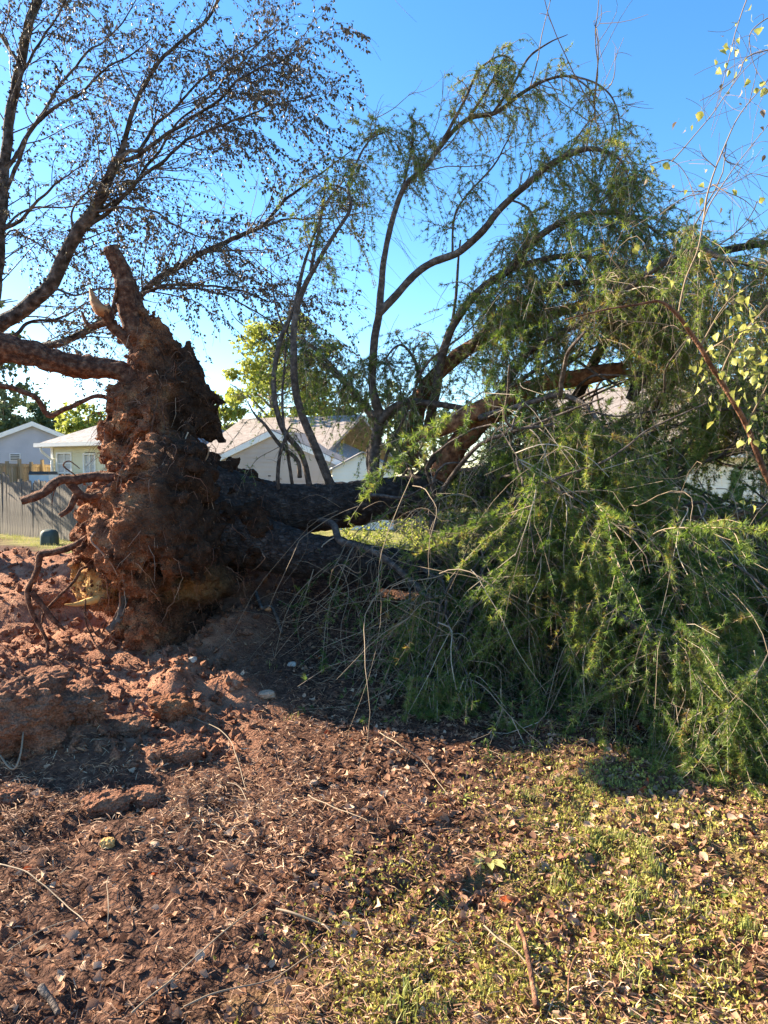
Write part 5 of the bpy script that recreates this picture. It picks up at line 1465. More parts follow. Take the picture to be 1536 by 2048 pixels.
# ------------------------------------------------------------------ birch sapling leaning across on the right
sp = np.random.default_rng(41)
s0 = W(1640, 1250, 4.3)
sap = thing('leaning_birch', 'slender leaning birch with yellow green leaves on the right', 'tree', (s0[0], 4.3, gz(s0[0], 4.3)))
stem_pts = [(1690, 1560, 4.3), (1640, 1250, 4.3), (1580, 1050, 4.25), (1527, 938, 4.2), (1493, 853, 4.15), (1464, 799, 4.1), (1439, 758, 4.1), (1410, 709, 4.05), (1386, 672, 4.05), (1356, 631, 4.0), (1322, 603, 4.0), (1285, 606, 4.0), (1200, 622, 4.0), (1130, 640, 4.0)]
V, F, SPp, SPr = limb(WP(stem_pts), np.array([.03, .026, .023, .021, .02, .019, .018, .017, .016, .014, .011, .008, .006, .003]) * .8, 90, 9, .10, 600, .012, 20)
part('stem', V, F, M['redbark'], sap)
SB = [[(1356, 631, 4.0), (1371, 560, 3.95), (1395, 499, 3.9), (1408, 440, 3.9), (1426, 400, 3.85), (1458, 350, 3.8), (1494, 300, 3.8), (1540, 240, 3.75)],
      [(1408, 440, 3.9), (1415, 395, 3.9), (1432, 335, 3.9), (1452, 290, 3.9), (1480, 230, 3.85), (1520, 180, 3.8), (1560, 130, 3.8)],
      [(1432, 335, 3.9), (1405, 310, 3.9)], [(1426, 370, 3.85), (1450, 385, 3.8), (1490, 400, 3.8), (1520, 430, 3.8)],
      [(1452, 290, 3.9), (1450, 320, 3.9), (1470, 330, 3.9)],
      [(1345, 325, 4.0), (1375, 290, 4.0), (1420, 235, 4.0), (1460, 180, 3.95), (1500, 130, 3.9), (1550, 95, 3.9)],
      [(1600, 90, 3.9), (1500, 110, 3.9), (1478, 150, 3.9), (1440, 180, 3.9), (1400, 200, 3.9)],
      [(1560, 20, 4.0), (1505, 60, 4.0), (1500, 100, 4.0), (1515, 150, 4.0)], [(1500, -20, 4.0), (1480, 40, 4.0), (1460, 110, 4.0), (1440, 200, 4.0)],
      [(1386, 672, 4.05), (1330, 650, 4.1), (1270, 645, 4.1), (1230, 642, 4.1)],
      [(1400, 690, 4.05), (1430, 640, 4.0), (1460, 600, 3.95), (1500, 570, 3.9)],
      [(1439, 758, 4.1), (1470, 690, 4.0), (1500, 650, 3.95), (1550, 600, 3.9)],
      [(1410, 709, 4.05), (1450, 680, 3.9), (1490, 660, 3.8), (1540, 655, 3.75)],
      [(1493, 853, 4.15), (1530, 780, 4.0), (1560, 720, 3.9)],
      [(1520, 930, 4.2), (1500, 905, 4.1), (1475, 890, 4.0)],
      [(1322, 430, 4.1), (1370, 395, 4.1), (1440, 380, 4.0), (1500, 350, 3.9)], [(1300, 330, 4.2), (1340, 322, 4.2), (1370, 350, 4.2), (1390, 400, 4.2)]]
SBP = []
for q, pts in enumerate(SB):
    r0 = .006 if q in (0, 1, 10, 11, 12, 13) else .0035
    V, F, P, R = limb(WP(pts), np.linspace(r0, .0015, len(pts)), 12 + 5 * len(pts), 5, .05, 620 + q, .012, 20)
    part('branch', V, F, M['twig'], sap, True, {'tint': np.full(len(V), .25)}); SBP.append(P)
g = Geo()
for P in SBP:
    n = 7; t = sp.uniform(.15, 1, n); p, tg = along(P, t)
    S2 = arc_paths(p, unit(tg + rdir(n, sp) * .8), sp.uniform(.08, .32, n), sp.uniform(0, .5, n), 6, sp, .1)
    V, F = tubes(S2, .0013 * np.ones((n, 6)), 3); g.add(V, F, .2)
part('twigs', *g.get(), M['twig'], sap, True, {'tint': g.att()}, 'stuff')
# leaves one by one
def leaf_mesh(name, rnd, L=0.06, Wd=0.045):
    n = 9
    t = np.linspace(0, 1, n)
    w = Wd * .5 * (np.sin(np.pi * t ** 0.75)) * (1 - 0.35 * t) * 1.25; w[0] = w[-1] = 0.0008
    jag = 1 + 0.12 * np.where(np.arange(n) % 2, 1, -1); jag[0] = jag[-1] = 1
    w = w * jag
    bend = rnd.uniform(-.5, .8); fold = rnd.uniform(.2, .9); tw = rnd.uniform(-.7, .7)
    z = -bend * L * t ** 2
    Vc = np.stack([np.zeros(n), L * t, z], -1)
    up = fold * w + rnd.normal(size=n) * .0012
    Lf = Vc + np.stack([-w, np.zeros(n), up + tw * w], -1); Rt = Vc + np.stack([w, np.zeros(n), up - tw * w], -1)
    st = np.array([(-.0008, -.022, .004), (.0008, -.022, .004)])
    V = np.vstack([Lf, Vc, Rt, st])
    i = np.arange(n - 1)
    F = np.concatenate([np.stack([i, i + n, i + n + 1, i + 1], -1), np.stack([i + n, i + 2 * n, i + 2 * n + 1, i + n + 1], -1), [[3 * n, 3 * n + 1, 2 * n, 0]]])
    return mesh_np(name, V, F, True)
rnd = np.random.default_rng(5)
yl = [leaf_mesh('leaf', rnd, rnd.uniform(.042, .056), rnd.uniform(.028, .040)) for q in range(6)]; dl = [leaf_mesh('leaf', rnd, .046, .026) for q in range(3)]
for m_ in yl: m_.materials.append(M['yleaf'])
for m_ in dl: m_.materials.append(M['dryleaf'])
LF = [(1470, 45, 1), (1500, 20, 1), (1478, 75, 1), (1502, 40, 0), (1455, 85, 1), (1440, 100, 1), (1432, 120, 1), (1448, 95, 0), (1462, 95, 0), (1470, 100, 1), (1452, 125, 0), (1458, 140, 1), (1435, 138, 1), (1442, 70, 2), (1490, 118, 0), (1472, 142, 1), (1478, 130, 2),
      (1497, 158, 0), (1520, 165, 1), (1530, 175, 1), (1512, 175, 1), (1445, 168, 2), (1483, 180, 2), (1450, 185, 0), (1480, 205, 2), (1402, 222, 0), (1354, 244, 2), (1385, 250, 0), (1370, 260, 2), (1520, 255, 2), (1525, 220, 2), (1535, 90, 1), (1522, 55, 1),
      (1505, 297, 0), (1468, 378, 0), (1325, 328, 0), (1345, 370, 2), (1375, 380, 1), (1398, 370, 0), (1404, 395, 0), (1442, 415, 2), (1410, 340, 2), (1292, 358, 2), (1520, 395, 1), (1470, 380, 1), (1300, 330, 0), (1530, 310, 2)]
for q in range(150):
    while True:
        u, v = sp.normal(1515, 65), sp.normal(690, 90)
        if u < 1700 and v > 500: break
    LF.append((u, v, 1 if sp.uniform() < .9 else 0))
for (u, v) in [(1265, 498), (1300, 530), (1430, 640), (1425, 705), (1425, 749), (1410, 742), (1517, 765), (1375, 680), (1380, 730), (1480, 880), (1488, 1000), (1525, 870), (1340, 560), (1300, 520), (1375, 645), (1270, 490), (1530, 900), (1505, 1010), (1510, 880)]:
    LF.append((u, v, 1))
for (u, v, kd) in LF:
    o = link('leaf', (dl if kd == 2 else yl)[int(sp.integers(3 if kd == 2 else 6))], None, sap)
    p = W(u, v, sp.uniform(3.75, 4.1)) - np.array(sap.location)
    o.location = tuple(p)
    a = Vector((sp.normal() * .5, sp.normal() * .5 - .15, -1 + sp.normal() * .25)).normalized()
    qn = a.to_track_quat('Y', 'Z'); o.rotation_mode = 'QUATERNION'
    from mathutils import Quaternion
    o.rotation_quaternion = qn @ Quaternion((0, 1, 0), sp.uniform(0, 6.28))
    s_ = sp.uniform(.6, 1.15) * (1.0 if kd == 1 else .85); o.scale = (s_, s_, s_)

# ------------------------------------------------------------------ background trees
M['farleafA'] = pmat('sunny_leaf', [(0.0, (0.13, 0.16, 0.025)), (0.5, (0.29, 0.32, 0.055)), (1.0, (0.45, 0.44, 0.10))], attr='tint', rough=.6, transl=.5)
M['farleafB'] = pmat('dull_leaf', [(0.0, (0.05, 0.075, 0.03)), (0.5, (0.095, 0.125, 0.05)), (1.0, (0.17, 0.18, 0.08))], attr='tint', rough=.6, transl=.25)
M['trunkbark'] = pmat('grey_trunk_bark', [(0.3, (0.08, 0.065, 0.055)), (0.7, (0.2, 0.17, 0.14))], 8, .9)
rt_ = np.random.default_rng(55)
def bgtree(label, u, d, vtop, wpx, mat, nleaf, lsize, zbot=0.25, name='broadleaf_tree', group='trees beyond the houses', conic=0.0):
    b0 = W(u, 950, d); z0 = gz(b0[0], d); zt = W(u, vtop, d)[2]; H = zt - z0; Wd = wpx * KPX * d / 2
    t = thing(name, label, 'tree', (b0[0], d, z0), group)
    c0 = np.array([b0[0], d, z0])
    pts = np.array([c0, c0 + (rt_.normal() * .1, 0, H * .3), c0 + (rt_.normal() * .25, 0, H * .6), c0 + (0, 0, H * .9)])
    r0 = max(.05, H * .022)
    g = Geo(); V, F, P, R = limb(pts, [r0, r0 * .8, r0 * .5, r0 * .12], 20, 8, .1, int(u) % 97); g.add(V, F)
    nl = 16; tt = rt_.uniform(.25, .9, nl); p, tg = along(P, tt)
    az = rt_.uniform(0, 6.28, nl)
    dd = unit(np.stack([np.cos(az), np.sin(az), rt_.uniform(.3, 1.0, nl)], -1))
    BL_ = arc_paths(p, dd, Wd * rt_.uniform(.6, 1.05, nl) * (1.1 - conic * tt), rt_.uniform(-.1, .2, nl), 8, rt_, .1)
    V, F = tubes(BL_, r0 * .35 * np.linspace(1, .25, 8)[None] * np.ones((nl, 1)), 5); g.add(V, F)
    part('trunk', *g.get(), M['trunkbark'], t)
    # clumps of leaves through an uneven crown
    nc = 75
    dirs = rdir(nc, rt_); rr = rt_.uniform(.25, 1, nc) ** .6
    cz = z0 + H * (zbot + (1 - zbot) * .5); hz_ = H * (1 - zbot) * .5
    zz_ = dirs[:, 2] * rr
    wd = Wd * (1 - conic * .5 * (zz_ + 1)) * rt_.uniform(.8, 1.1, nc)
    C = np.stack([b0[0] + dirs[:, 0] * rr * wd, d + dirs[:, 1] * rr * wd, cz + zz_ * hz_], -1)
    k = rt_.integers(0, nc, nleaf)
    cs = rt_.uniform(.10, .26, nc) * Wd * 1.25
    P = C[k] + rdir(nleaf, rt_) * (rt_.uniform(0, 1, nleaf) ** .5 * cs[k])[:, None] * np.array([1, 1, .75])
    ax = unit(rdir(nleaf, rt_) + np.array([0, 0, -.3])); nr = unit(rdir(nleaf, rt_) + np.array([0, 0, .5]))
    V, F = leaf_geo(P, ax, nr, lsize * rt_.uniform(.7, 1.3, nleaf), lsize * .75 * rt_.uniform(.7, 1.3, nleaf), .2)
    tint = np.clip(rt_.uniform(0, 1, nc)[k] * .5 + rt_.uniform(0, .5, nleaf), 0, 1)
    part('crown', V, F, M[mat], t, False, {'tint': np.repeat(tint, 5)})
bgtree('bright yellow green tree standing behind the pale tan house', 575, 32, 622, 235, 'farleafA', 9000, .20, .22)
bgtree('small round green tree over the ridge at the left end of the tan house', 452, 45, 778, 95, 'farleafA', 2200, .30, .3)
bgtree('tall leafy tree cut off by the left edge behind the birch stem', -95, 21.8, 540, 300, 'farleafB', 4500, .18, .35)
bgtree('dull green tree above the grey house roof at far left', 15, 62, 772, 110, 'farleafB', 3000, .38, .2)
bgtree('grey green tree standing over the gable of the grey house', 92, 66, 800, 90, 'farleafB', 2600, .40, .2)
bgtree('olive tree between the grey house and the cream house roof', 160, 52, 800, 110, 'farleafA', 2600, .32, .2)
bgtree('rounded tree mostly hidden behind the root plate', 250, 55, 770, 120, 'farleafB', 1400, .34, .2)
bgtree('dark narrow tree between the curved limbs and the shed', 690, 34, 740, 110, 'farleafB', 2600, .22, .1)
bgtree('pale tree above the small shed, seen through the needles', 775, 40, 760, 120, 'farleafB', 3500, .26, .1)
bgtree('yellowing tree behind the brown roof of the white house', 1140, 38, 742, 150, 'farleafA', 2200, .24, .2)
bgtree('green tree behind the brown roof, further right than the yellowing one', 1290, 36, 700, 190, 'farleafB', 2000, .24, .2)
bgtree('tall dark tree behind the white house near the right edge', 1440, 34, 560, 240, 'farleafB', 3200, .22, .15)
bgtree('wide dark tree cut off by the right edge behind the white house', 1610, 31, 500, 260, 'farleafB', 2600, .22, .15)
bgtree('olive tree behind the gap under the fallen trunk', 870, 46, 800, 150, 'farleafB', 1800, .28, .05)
# shrubs on the lawn under and behind the trunk
def shrub(label, u, d, hgt, wd, mat, nleaf, ls):
    b0 = W(u, 950, d); z0 = gz(b0[0], d)
    t = thing('shrub', label, 'shrub', (b0[0], d, z0), 'shrubs on the lawn behind the fallen tree')
    c0 = np.array([b0[0], d, z0]); n = 14
    az = rt_.uniform(0, 6.28, n)
    S = arc_paths(np.repeat(c0[None], n, 0), unit(np.stack([np.cos(az), np.sin(az), rt_.uniform(.6, 2, n)], -1)), rt_.uniform(.6, 1, n) * hgt, rt_.uniform(0, .3, n), 7, rt_, .1)
    V, F = tubes(S, .012 * np.linspace(1, .3, 7)[None] * np.ones((n, 1)), 4); part('stem', V, F, M['birchtwig'], t)
    k = rt_.integers(0, n, nleaf); i = rt_.integers(2, 7, nleaf)
    P = S[k, i] + rdir(nleaf, rt_) * rt_.uniform(0, .22, nleaf)[:, None] * wd
    V, F = leaf_geo(P, unit(rdir(nleaf, rt_)), rdir(nleaf, rt_), ls * rt_.uniform(.7, 1.3, nleaf), ls * .6 * np.ones(nleaf), .2)
    part('foliage', V, F, M[mat], t, False, {'tint': np.repeat(rt_.uniform(0, 1, nleaf), 5)})
shrub('low sunlit shrub seen under the fork of the fallen trunks', 740, 13.5, .9, 1.0, 'farleafA', 900, .08)
shrub('bushy sunlit shrub seen under the upper trunk, next to the needles', 850, 14.5, 1.1, 1.2, 'farleafA', 1000, .08)
shrub('grey green shrub in front of the tan house below its gable', 648, 23.5, .9, 1.3, 'farleafB', 700, .10)
shrub('dark shrub against the tan house beside its window', 590, 23.8, 1.0, 1.2, 'farleafB', 700, .10)
# ------------------------------------------------------------------ loose things on the ground
rg = np.random.default_rng(77)
def gpt(u, v):
    """ground point under a photo pixel"""
    d = 3.0
    for _ in range(40):
        p = W(u, v, d); z = gz(p[0], p[1])
        slope = CAM_H - p[2]
        d = 0.5 * d + 0.5 * min(max(d * (CAM_H - z) / max(slope, .05), 1.0), 14.0)
    p = W(u, v, d); p[2] = float(gh(np.array([p[0]]), np.array([p[1]]))[0])
    return p

def clod(name, label, cat, u, v, wpx, hfrac, mat, seed, group=None, sub=4, dfrac=.8, sink=.25, rough=1.0):
    p = gpt(u, v + wpx * hfrac * .35); w = wpx * KPX * p[1] / 2
    import bmesh
    bm = bmesh.new(); bmesh.ops.create_icosphere(bm, subdivisions=sub, radius=1.0)
    V = np.array([q.co[:] for q in bm.verts]); F = np.array([[q.index for q in f.verts] for f in bm.faces]); bm.free()
    sq = np.abs(V) ** 1.3; V = V / (np.linalg.norm(sq, axis=1) ** (1 / 1.3))[:, None] * .95
    d1, d2 = worley(V * 2.3 + seed, seed)
    r = 1 + rough * (0.28 * fbm(V * 1.5 + seed * 3.3, 3, seed) + 0.22 * (.5 - d1) + .10 * fbm(V * 6, 3, seed + 2) + .05 * fbm(V * 18, 2, seed + 3))
    r = r + rough * (.16 * (.45 - worley(V * 5.5 + seed, seed + 4)[0]) + .07 * (.45 - worley(V * 13 + seed, seed + 5)[0]))
    V = V * r[:, None] * np.array([w, w * dfrac, w * hfrac])
    V = rotz(V, seed * 1.3 % 0.8 - .4)
    t = thing(name, label, cat, (p[0], p[1], p[2] + w * hfrac * (1 - 2 * sink) * .8), group, mesh_np(name, V, F, False), M[mat])
    return t
G1 = 'large lumps of torn up red clay'
clod('clay_clod', 'largest upright clod of red clay cut off by the left edge', 'clay clod', 40, 1430, 200, .85, 'clay', 3, G1, 5, .9, .12, 1.15)
clod('clay_clod', 'broad rounded clod of red clay just right of the largest one', 'clay clod', 150, 1395, 125, .62, 'clay', 5, G1, 5)
clod('clay_clod', 'flat-topped clod of pinkish clay by the long pale twig', 'clay clod', 360, 1500, 95, .50, 'clay', 8, G1, 5)
clod('clay_clod', 'squat grey brown clod in front of the flat-topped one', 'clay clod', 215, 1600, 95, .55, 'clay', 11, G1, 4)
clod('clay_clod', 'low crumbling clod between the two upper clods and the root plate', 'clay clod', 255, 1445, 95, .45, 'clay', 14, G1, 4)
clod('clay_clod', 'dark clod with rootlets below the tip of the root plate', 'clay clod', 345, 1405, 90, .55, 'rootsoil', 17, G1, 4)
clod('clay_clod', 'small clod leaning on the foot of the largest clod', 'clay clod', 20, 1590, 62, .6, 'clay', 19, G1, 4)
clod('clay_clod', 'reddish clod on the heap beneath the bent pale root', 'clay clod', 95, 1345, 100, .4, 'clay', 23, G1, 4)
clod('clay_clod', 'rounded clod on top of the clay heap at the far left', 'clay clod', 100, 1165, 70, .55, 'clay', 27, G1, 4)
clod('clay_clod', 'clod on the heap under the crooked root, farther back', 'clay clod', 35, 1215, 80, .5, 'clay', 29, G1, 4)
clod('clay_clod', 'clod half buried at the front edge of the torn clay', 'clay clod', 290, 1590, 80, .5, 'clay', 31, G1, 4)
G2 = 'stones lying on the soil'
clod('stone', 'pale white stone on the dark shaded soil right of the root plate', 'stone', 584, 1327, 20, .7, 'palestone', 41, G2, 2)
clod('stone', 'bright chip of stone at the foot of the root plate', 'stone', 385, 1318, 18, .8, 'palestone', 43, G2, 2)
clod('stone', 'smooth pinkish pebble on bare litter in the left foreground', 'stone', 310, 1688, 21, .55, 'tanstone', 45, G2, 3, rough=.4)
clod('stone', 'rounded orange lump left of the pinkish pebble', 'stone', 216, 1682, 32, .7, 'ochre', 47, G2, 3)
clod('stone', 'flat pinkish rock in the shade near the fallen trunk', 'stone', 534, 1388, 36, .5, 'tanstone', 49, G2, 3)
clod('stone', 'small tan stone among the leaves in the middle of the foreground', 'stone', 628, 1565, 18, .6, 'tanstone', 51, G2, 3)
clod('stone', 'tan stone beside a second one, near the crooked twig', 'stone', 668, 1570, 17, .6, 'tanstone', 53, G2, 3)
clod('stone', 'rounded lump of soil in the mossy grass', 'stone', 908, 1748, 40, .55, 'clay', 55, G2, 3)

def stick(label, pts, r0, r1, mat='twig', lift_=.012, name='stick', seed=0, tint=.42, group='fallen sticks on the ground', k=6):
    P = []
    for (u, v, h_) in pts:
        p = gpt(u, v); p[2] += h_ + lift_; P.append(p)
    P = np.array(P)
    V, F, Q, R = limb(P, np.linspace(r0, r1, len(P)) * (.62 if r0 < .012 else .85), 10 * len(P), k, .25, 700 + seed, .022, 22)
    zz_ = gh(V[:, 0], V[:, 1]);
    c = P[0].copy()
    t = thing(name, label, 'stick', c, group, mesh_np(name, V - c, F, True, {'tint': np.full(len(V), tint)}), M[mat])
STK = [
 ('grey cut stick lying in the shade right of the root plate', [(512, 1192, .03), (525, 1222, .02), (545, 1250, .02), (565, 1268, .02)], .020, .015, 'limbbark'),
 ('long pale twig arching beside the flat-topped clod', [(390, 1440, .02), (440, 1478, .05), (470, 1530, .05), (492, 1590, .01)], .005, .003, 'twig'),
 ('short curved twig below the long pale one', [(455, 1575, .01), (480, 1592, .03), (497, 1625, .01)], .005, .003, 'twig'),
 ('thin twig crossing the litter at the left edge', [(0, 1745, .02), (60, 1765, .03), (120, 1810, .03), (170, 1860, .02)], .005, .003, 'twig'),
 ('long thin twig running up from the bottom through the middle', [(270, 2040, .02), (390, 1940, .03), (470, 1870, .03), (555, 1790, .02)], .005, .002, 'twig'),
 ('pale smooth stick near the mossy patch', [(555, 1828, .01), (595, 1848, .03), (640, 1862, .03), (662, 1864, .01)], .008, .006, 'twig'),
 ('dark twig along the bottom edge left of the grass', [(370, 2035, .02), (450, 2010, .03), (530, 1975, .03), (600, 1930, .02), (660, 1890, .01)], .005, .003, 'twig'),
 ('stout brown stick standing out of the grass at the bottom', [(1068, 2045, .02), (1058, 1985, .04), (1045, 1920, .05), (1035, 1875, .04)], .012, .007, 'redbark'),
 ('curved brown twig right of the stout stick', [(1132, 2030, .02), (1138, 1985, .04), (1155, 1950, .05), (1175, 1935, .03)], .006, .004, 'redbark'),
 ('straight grey twig meeting the stout stick from the left', [(968, 1868, .03), (1000, 1895, .03), (1040, 1935, .03), (1085, 1985, .02)], .005, .004, 'twig'),
 ('forked pale twig on the litter in the middle', [(620, 1605, .02), (680, 1640, .03), (740, 1663, .02)], .005, .003, 'twig'),
 ('twig leaning over the sunlit leaves left of the needles', [(760, 1480, .03), (800, 1515, .06), (850, 1545, .05), (900, 1595, .01)], .005, .003, 'twig'),
 ('stub of grey branch in the bottom left corner', [(85, 2000, .03), (105, 2025, .03), (120, 2050, .02)], .013, .011, 'limbbark'),
 ('thin twig below the left edge clods', [(0, 1530, .05), (30, 1560, .06), (48, 1520, .12), (50, 1480, .16)], .009, .006, 'twig'),
 ('thin straight twig along the lower left litter', [(20, 1930, .02), (90, 1890, .03), (150, 1860, .02)], .004, .003, 'twig'),
 ('upright dry stalk in the left foreground litter', [(216, 1870, .0), (219, 1845, .05), (220, 1780, .02)], .004, .002, 'twig'),
]
for q, s in enumerate(STK):
    stick(s[0], s[1], s[2], s[3], s[4], seed=q)
p = gpt(537, 1222)
V0, F0 = blob_mesh(3, 1); V0 = V0 * np.array([.045, .02, .03])
thing('wood_chip', 'bright orange chip of fresh wood beside the grey cut stick', 'wood chip', p + np.array([0, 0, .02]), None, mesh_np('wood_chip', V0, F0), M['wood'])

# ---- soil crumbs over the torn clay

n = 14000
d = 3.3 * np.exp(rg.uniform(0, 1, n) * math.log(9.5 / 3.3)); x = rg.uniform(-.60, .12, n) * d
m = dirt_mask(x, d) > rg.uniform(.2, .9, n); x, d = x[m], d[m]
R = (.006 + .045 * rg.uniform(0, 1, len(x)) ** 5)
P = np.stack([x, d, gh(x, d) + R * .3], -1)
g = scatter_blobs(P, R, rg, BS)
o = link('clay_crumbs', mesh_np('clay_crumbs', *g.get(), smooth=False), M['clay'], ground); o['kind'] = 'stuff'

# ---- pine straw
def field(n, d0, d1, half, rng, lo_=None):
    d = d0 * np.exp(rng.uniform(0, 1, n) * math.log(d1 / d0))
    x = rng.uniform(-half if lo_ is None else lo_, half, n) * d
    return x, d
n = 135000
x, y = field(n, 1.7, 8.5, .80, rg)
dmk = dirt_mask(x, y)
cl = fbm(v3(x * 2.4, y * 2.4), 3, 91)
keep = rg.uniform(size=n) < np.clip(.62 + .9 * cl, .1, 1) * (1 - .85 * dmk) * (1 - .45 * sstep(.3, 1.2, x + .5 * (3 - y)))
x, y = x[keep], y[keep]; n = len(x)
a = np.where(rg.uniform(size=n) < .5, rg.normal(-.5, .5, n), rg.uniform(0, 6.28, n)); el = rg.normal(.18, .42, n)
ax = np.stack([np.cos(a) * np.cos(el), np.sin(a) * np.cos(el), np.sin(el)], -1)
L = rg.uniform(.02, .075, n); w = rg.uniform(.0010, .0026, n)
c = np.stack([x, y, gh(x, y) + rg.uniform(.0, .024, n)], -1)
sd = unit(np.cross(ax, rdir(n, rg))) * w[:, None]
bend = np.array([0, 0, 1.0]) * (L * rg.normal(.04, .10, n))[:, None]
p0 = c - ax * (L * .5)[:, None]; p2 = c + ax * (L * .5)[:, None]; pm = c + bend
V = np.stack([p0 - sd * .6, p0 + sd * .6, pm + sd, pm - sd, p2], 1).reshape(-1, 3)
o5 = (np.arange(n) * 5)[:, None]
V[:, 2] = np.maximum(V[:, 2], np.repeat(gh(x, y), 5) - .012)
me = mesh_np('pine_straw', V, [o5 + np.array([[0, 1, 2, 3]]), o5 + np.array([[3, 2, 4]])], False, {'tint': np.repeat(np.clip(rg.beta(2, 2.2, n) + .2 * vnoise(v3(x * 1.3, y * 1.3), 3), 0, 1), 5)})
o = link('pine_straw', me, M['straw'], ground); o['kind'] = 'stuff'

# ---- fallen leaves: curled blades, nearest ones separate
def dry_leaf(rnd):
    n = 4
    t = np.linspace(0, 1, n); L = 1.0
    w = .36 * np.sin(np.pi * np.clip(t, .04, .97)) ** .8 * (1 + .25 * rnd.normal(size=n)); 
    cu = rnd.uniform(.3, 1.3); fo = rnd.uniform(-.3, .8)
    y = (t - .5) * L; z = cu * .5 * (t - .5) ** 2 * 2
    Vc = np.stack([.1 * rnd.normal() * t, y, z], -1)
    Lf = Vc + np.stack([-w, .05 * rnd.normal(size=n), fo * w + .10 * rnd.normal(size=n)], -1); Rt = Vc + np.stack([w, .05 * rnd.normal(size=n), fo * w * rnd.uniform(.2, 1.2) + .10 * rnd.normal(size=n)], -1)
    V = np.vstack([Lf, Vc, Rt]); V[:, 2] -= V[:, 2].mean()
    i = np.arange(n - 1)
    F = np.concatenate([np.stack([i, i + n, i + n + 1, i + 1], -1), np.stack([i + n, i + 2 * n, i + 2 * n + 1, i + n + 1], -1)])
    return V, F
rnd = np.random.default_rng(9)
DL = [dry_leaf(rnd) for q in range(10)]
n = 31000
x, y = field(n, 1.75, 9.0, .74, rg)
u, v = proj(np.stack([x, y, gh(x, y, False)], -1))
dens = .22 + .75 * sstep(480, 760, u + .25 * (v - 1500)) * (1 - sstep(1780, 1950, v - .08 * (u - 900))) + .35 * sstep(900, 1300, u)
dens *= np.clip(.75 + .9 * fbm(v3(x * 2.0, y * 2.0), 3, 95), .1, 1.2) * (1 - .8 * dirt_mask(x, y))
keep = rg.uniform(size=n) < dens
x, y = x[keep], y[keep]; n = len(x)
size = rg.uniform(.014, .050, n); tint = np.where(rg.uniform(size=n) < .004, 1.0, rg.beta(1.6, 1.8, n) * .93)
order = np.argsort(-(size / y) * (np.abs(x) < .56 * y)); near_i = order[:300]; far_i = order[300:]
def place_leaves(ids):
    g = Geo()
    kd = rg.integers(0, len(DL), len(ids))
    for q in range(len(DL)):
        m = ids[kd == q]
        if not len(m): continue
        V0, F0 = DL[q]
        R3 = np.linalg.qr(rg.normal(size=(len(m), 3, 3)))[0]
        tilt = rg.normal(0, .7, (len(m), 2)); az = rg.uniform(0, 6.28, len(m))
        zx = np.stack([tilt[:, 0], tilt[:, 1], np.ones(len(m))], -1); zx = unit(zx)
        xx_ = unit(np.cross(np.stack([-np.sin(az), np.cos(az), 0 * az], -1), zx)); yy_ = np.cross(zx, xx_)
        Vr = (V0[None, :, 0:1] * xx_[:, None] + V0[None, :, 1:2] * yy_[:, None] + V0[None, :, 2:3] * zx[:, None]) * size[m][:, None, None]
        zc = gh(x[m], y[m]) + size[m] * rg.uniform(.1, .5, len(m))
        Vr = Vr + np.stack([x[m], y[m], zc], -1)[:, None]
        g.add(Vr.reshape(-1, 3), (F0[None] + (np.arange(len(m)) * len(V0))[:, None, None]).reshape(-1, 4), np.repeat(tint[m], len(V0)))
    return g
g = place_leaves(far_i)
o = link('leaf_litter', mesh_np('leaf_litter', *g.get(), smooth=True, attrs={'tint': g.att()}), M['litter'], ground); o['kind'] = 'stuff'
vm = []
for q in range(10):
    for tn in (.12, .35, .6, .85, 1.0):
        V0, F0 = DL[q]; me = mesh_np('leaf', V0, F0, True, {'tint': np.full(len(V0), tn)}); me.materials.append(M['litter']); vm.append((tn, me))
zl = gh(x[near_i], y[near_i])
for q, i in enumerate(near_i):
    tn = min((.12, .35, .6, .85, 1.0), key=lambda a_: abs(a_ - tint[i]))
    me = vm[int(rg.integers(10)) * 5 + (.12, .35, .6, .85, 1.0).index(tn)][1]
    o = link('leaf', me, None, ground)
    o.location = (x[i], y[i], zl[q] + size[i] * rg.uniform(.1, .35)); o.rotation_euler = (rg.normal(0, .6), rg.normal(0, .6), rg.uniform(0, 6.28)); s_ = size[i]; o.scale = (s_, s_, s_)
print('litter leaves', n)

# ---- moss and tiny herbs
n = 66000
x, y = field(n, 1.75, 4.6, .85, rg, -.25)
pm = fbm(v3(x * 3.2, y * 3.2), 3, 101)
u, v = proj(np.stack([x, y, 0 * x], -1))
dens = sstep(0, 260, (u - 620) * .75 + (v - 1740) * .9) * np.clip(.6 + 1.5 * pm, 0, 1)
keep = rg.uniform(size=n) < dens; x, y = x[keep], y[keep]; n = len(x)
c = np.stack([x, y, gh(x, y) + rg.uniform(0, .02, n)], -1)
ax = unit(rdir(n, rg) + np.array([0, 0, .7])); L = rg.uniform(.008, .022, n)
V, F = leaf_geo(c, ax, rdir(n, rg), L, L * .7, .25)
o = link('moss', mesh_np('moss', V, F, False, {'tint': np.repeat(np.clip(rg.beta(2, 2, n) + .2 * vnoise(v3(x * 2, y * 2), 8), 0, 1), 5)}), M['moss'], ground); o['kind'] = 'stuff'

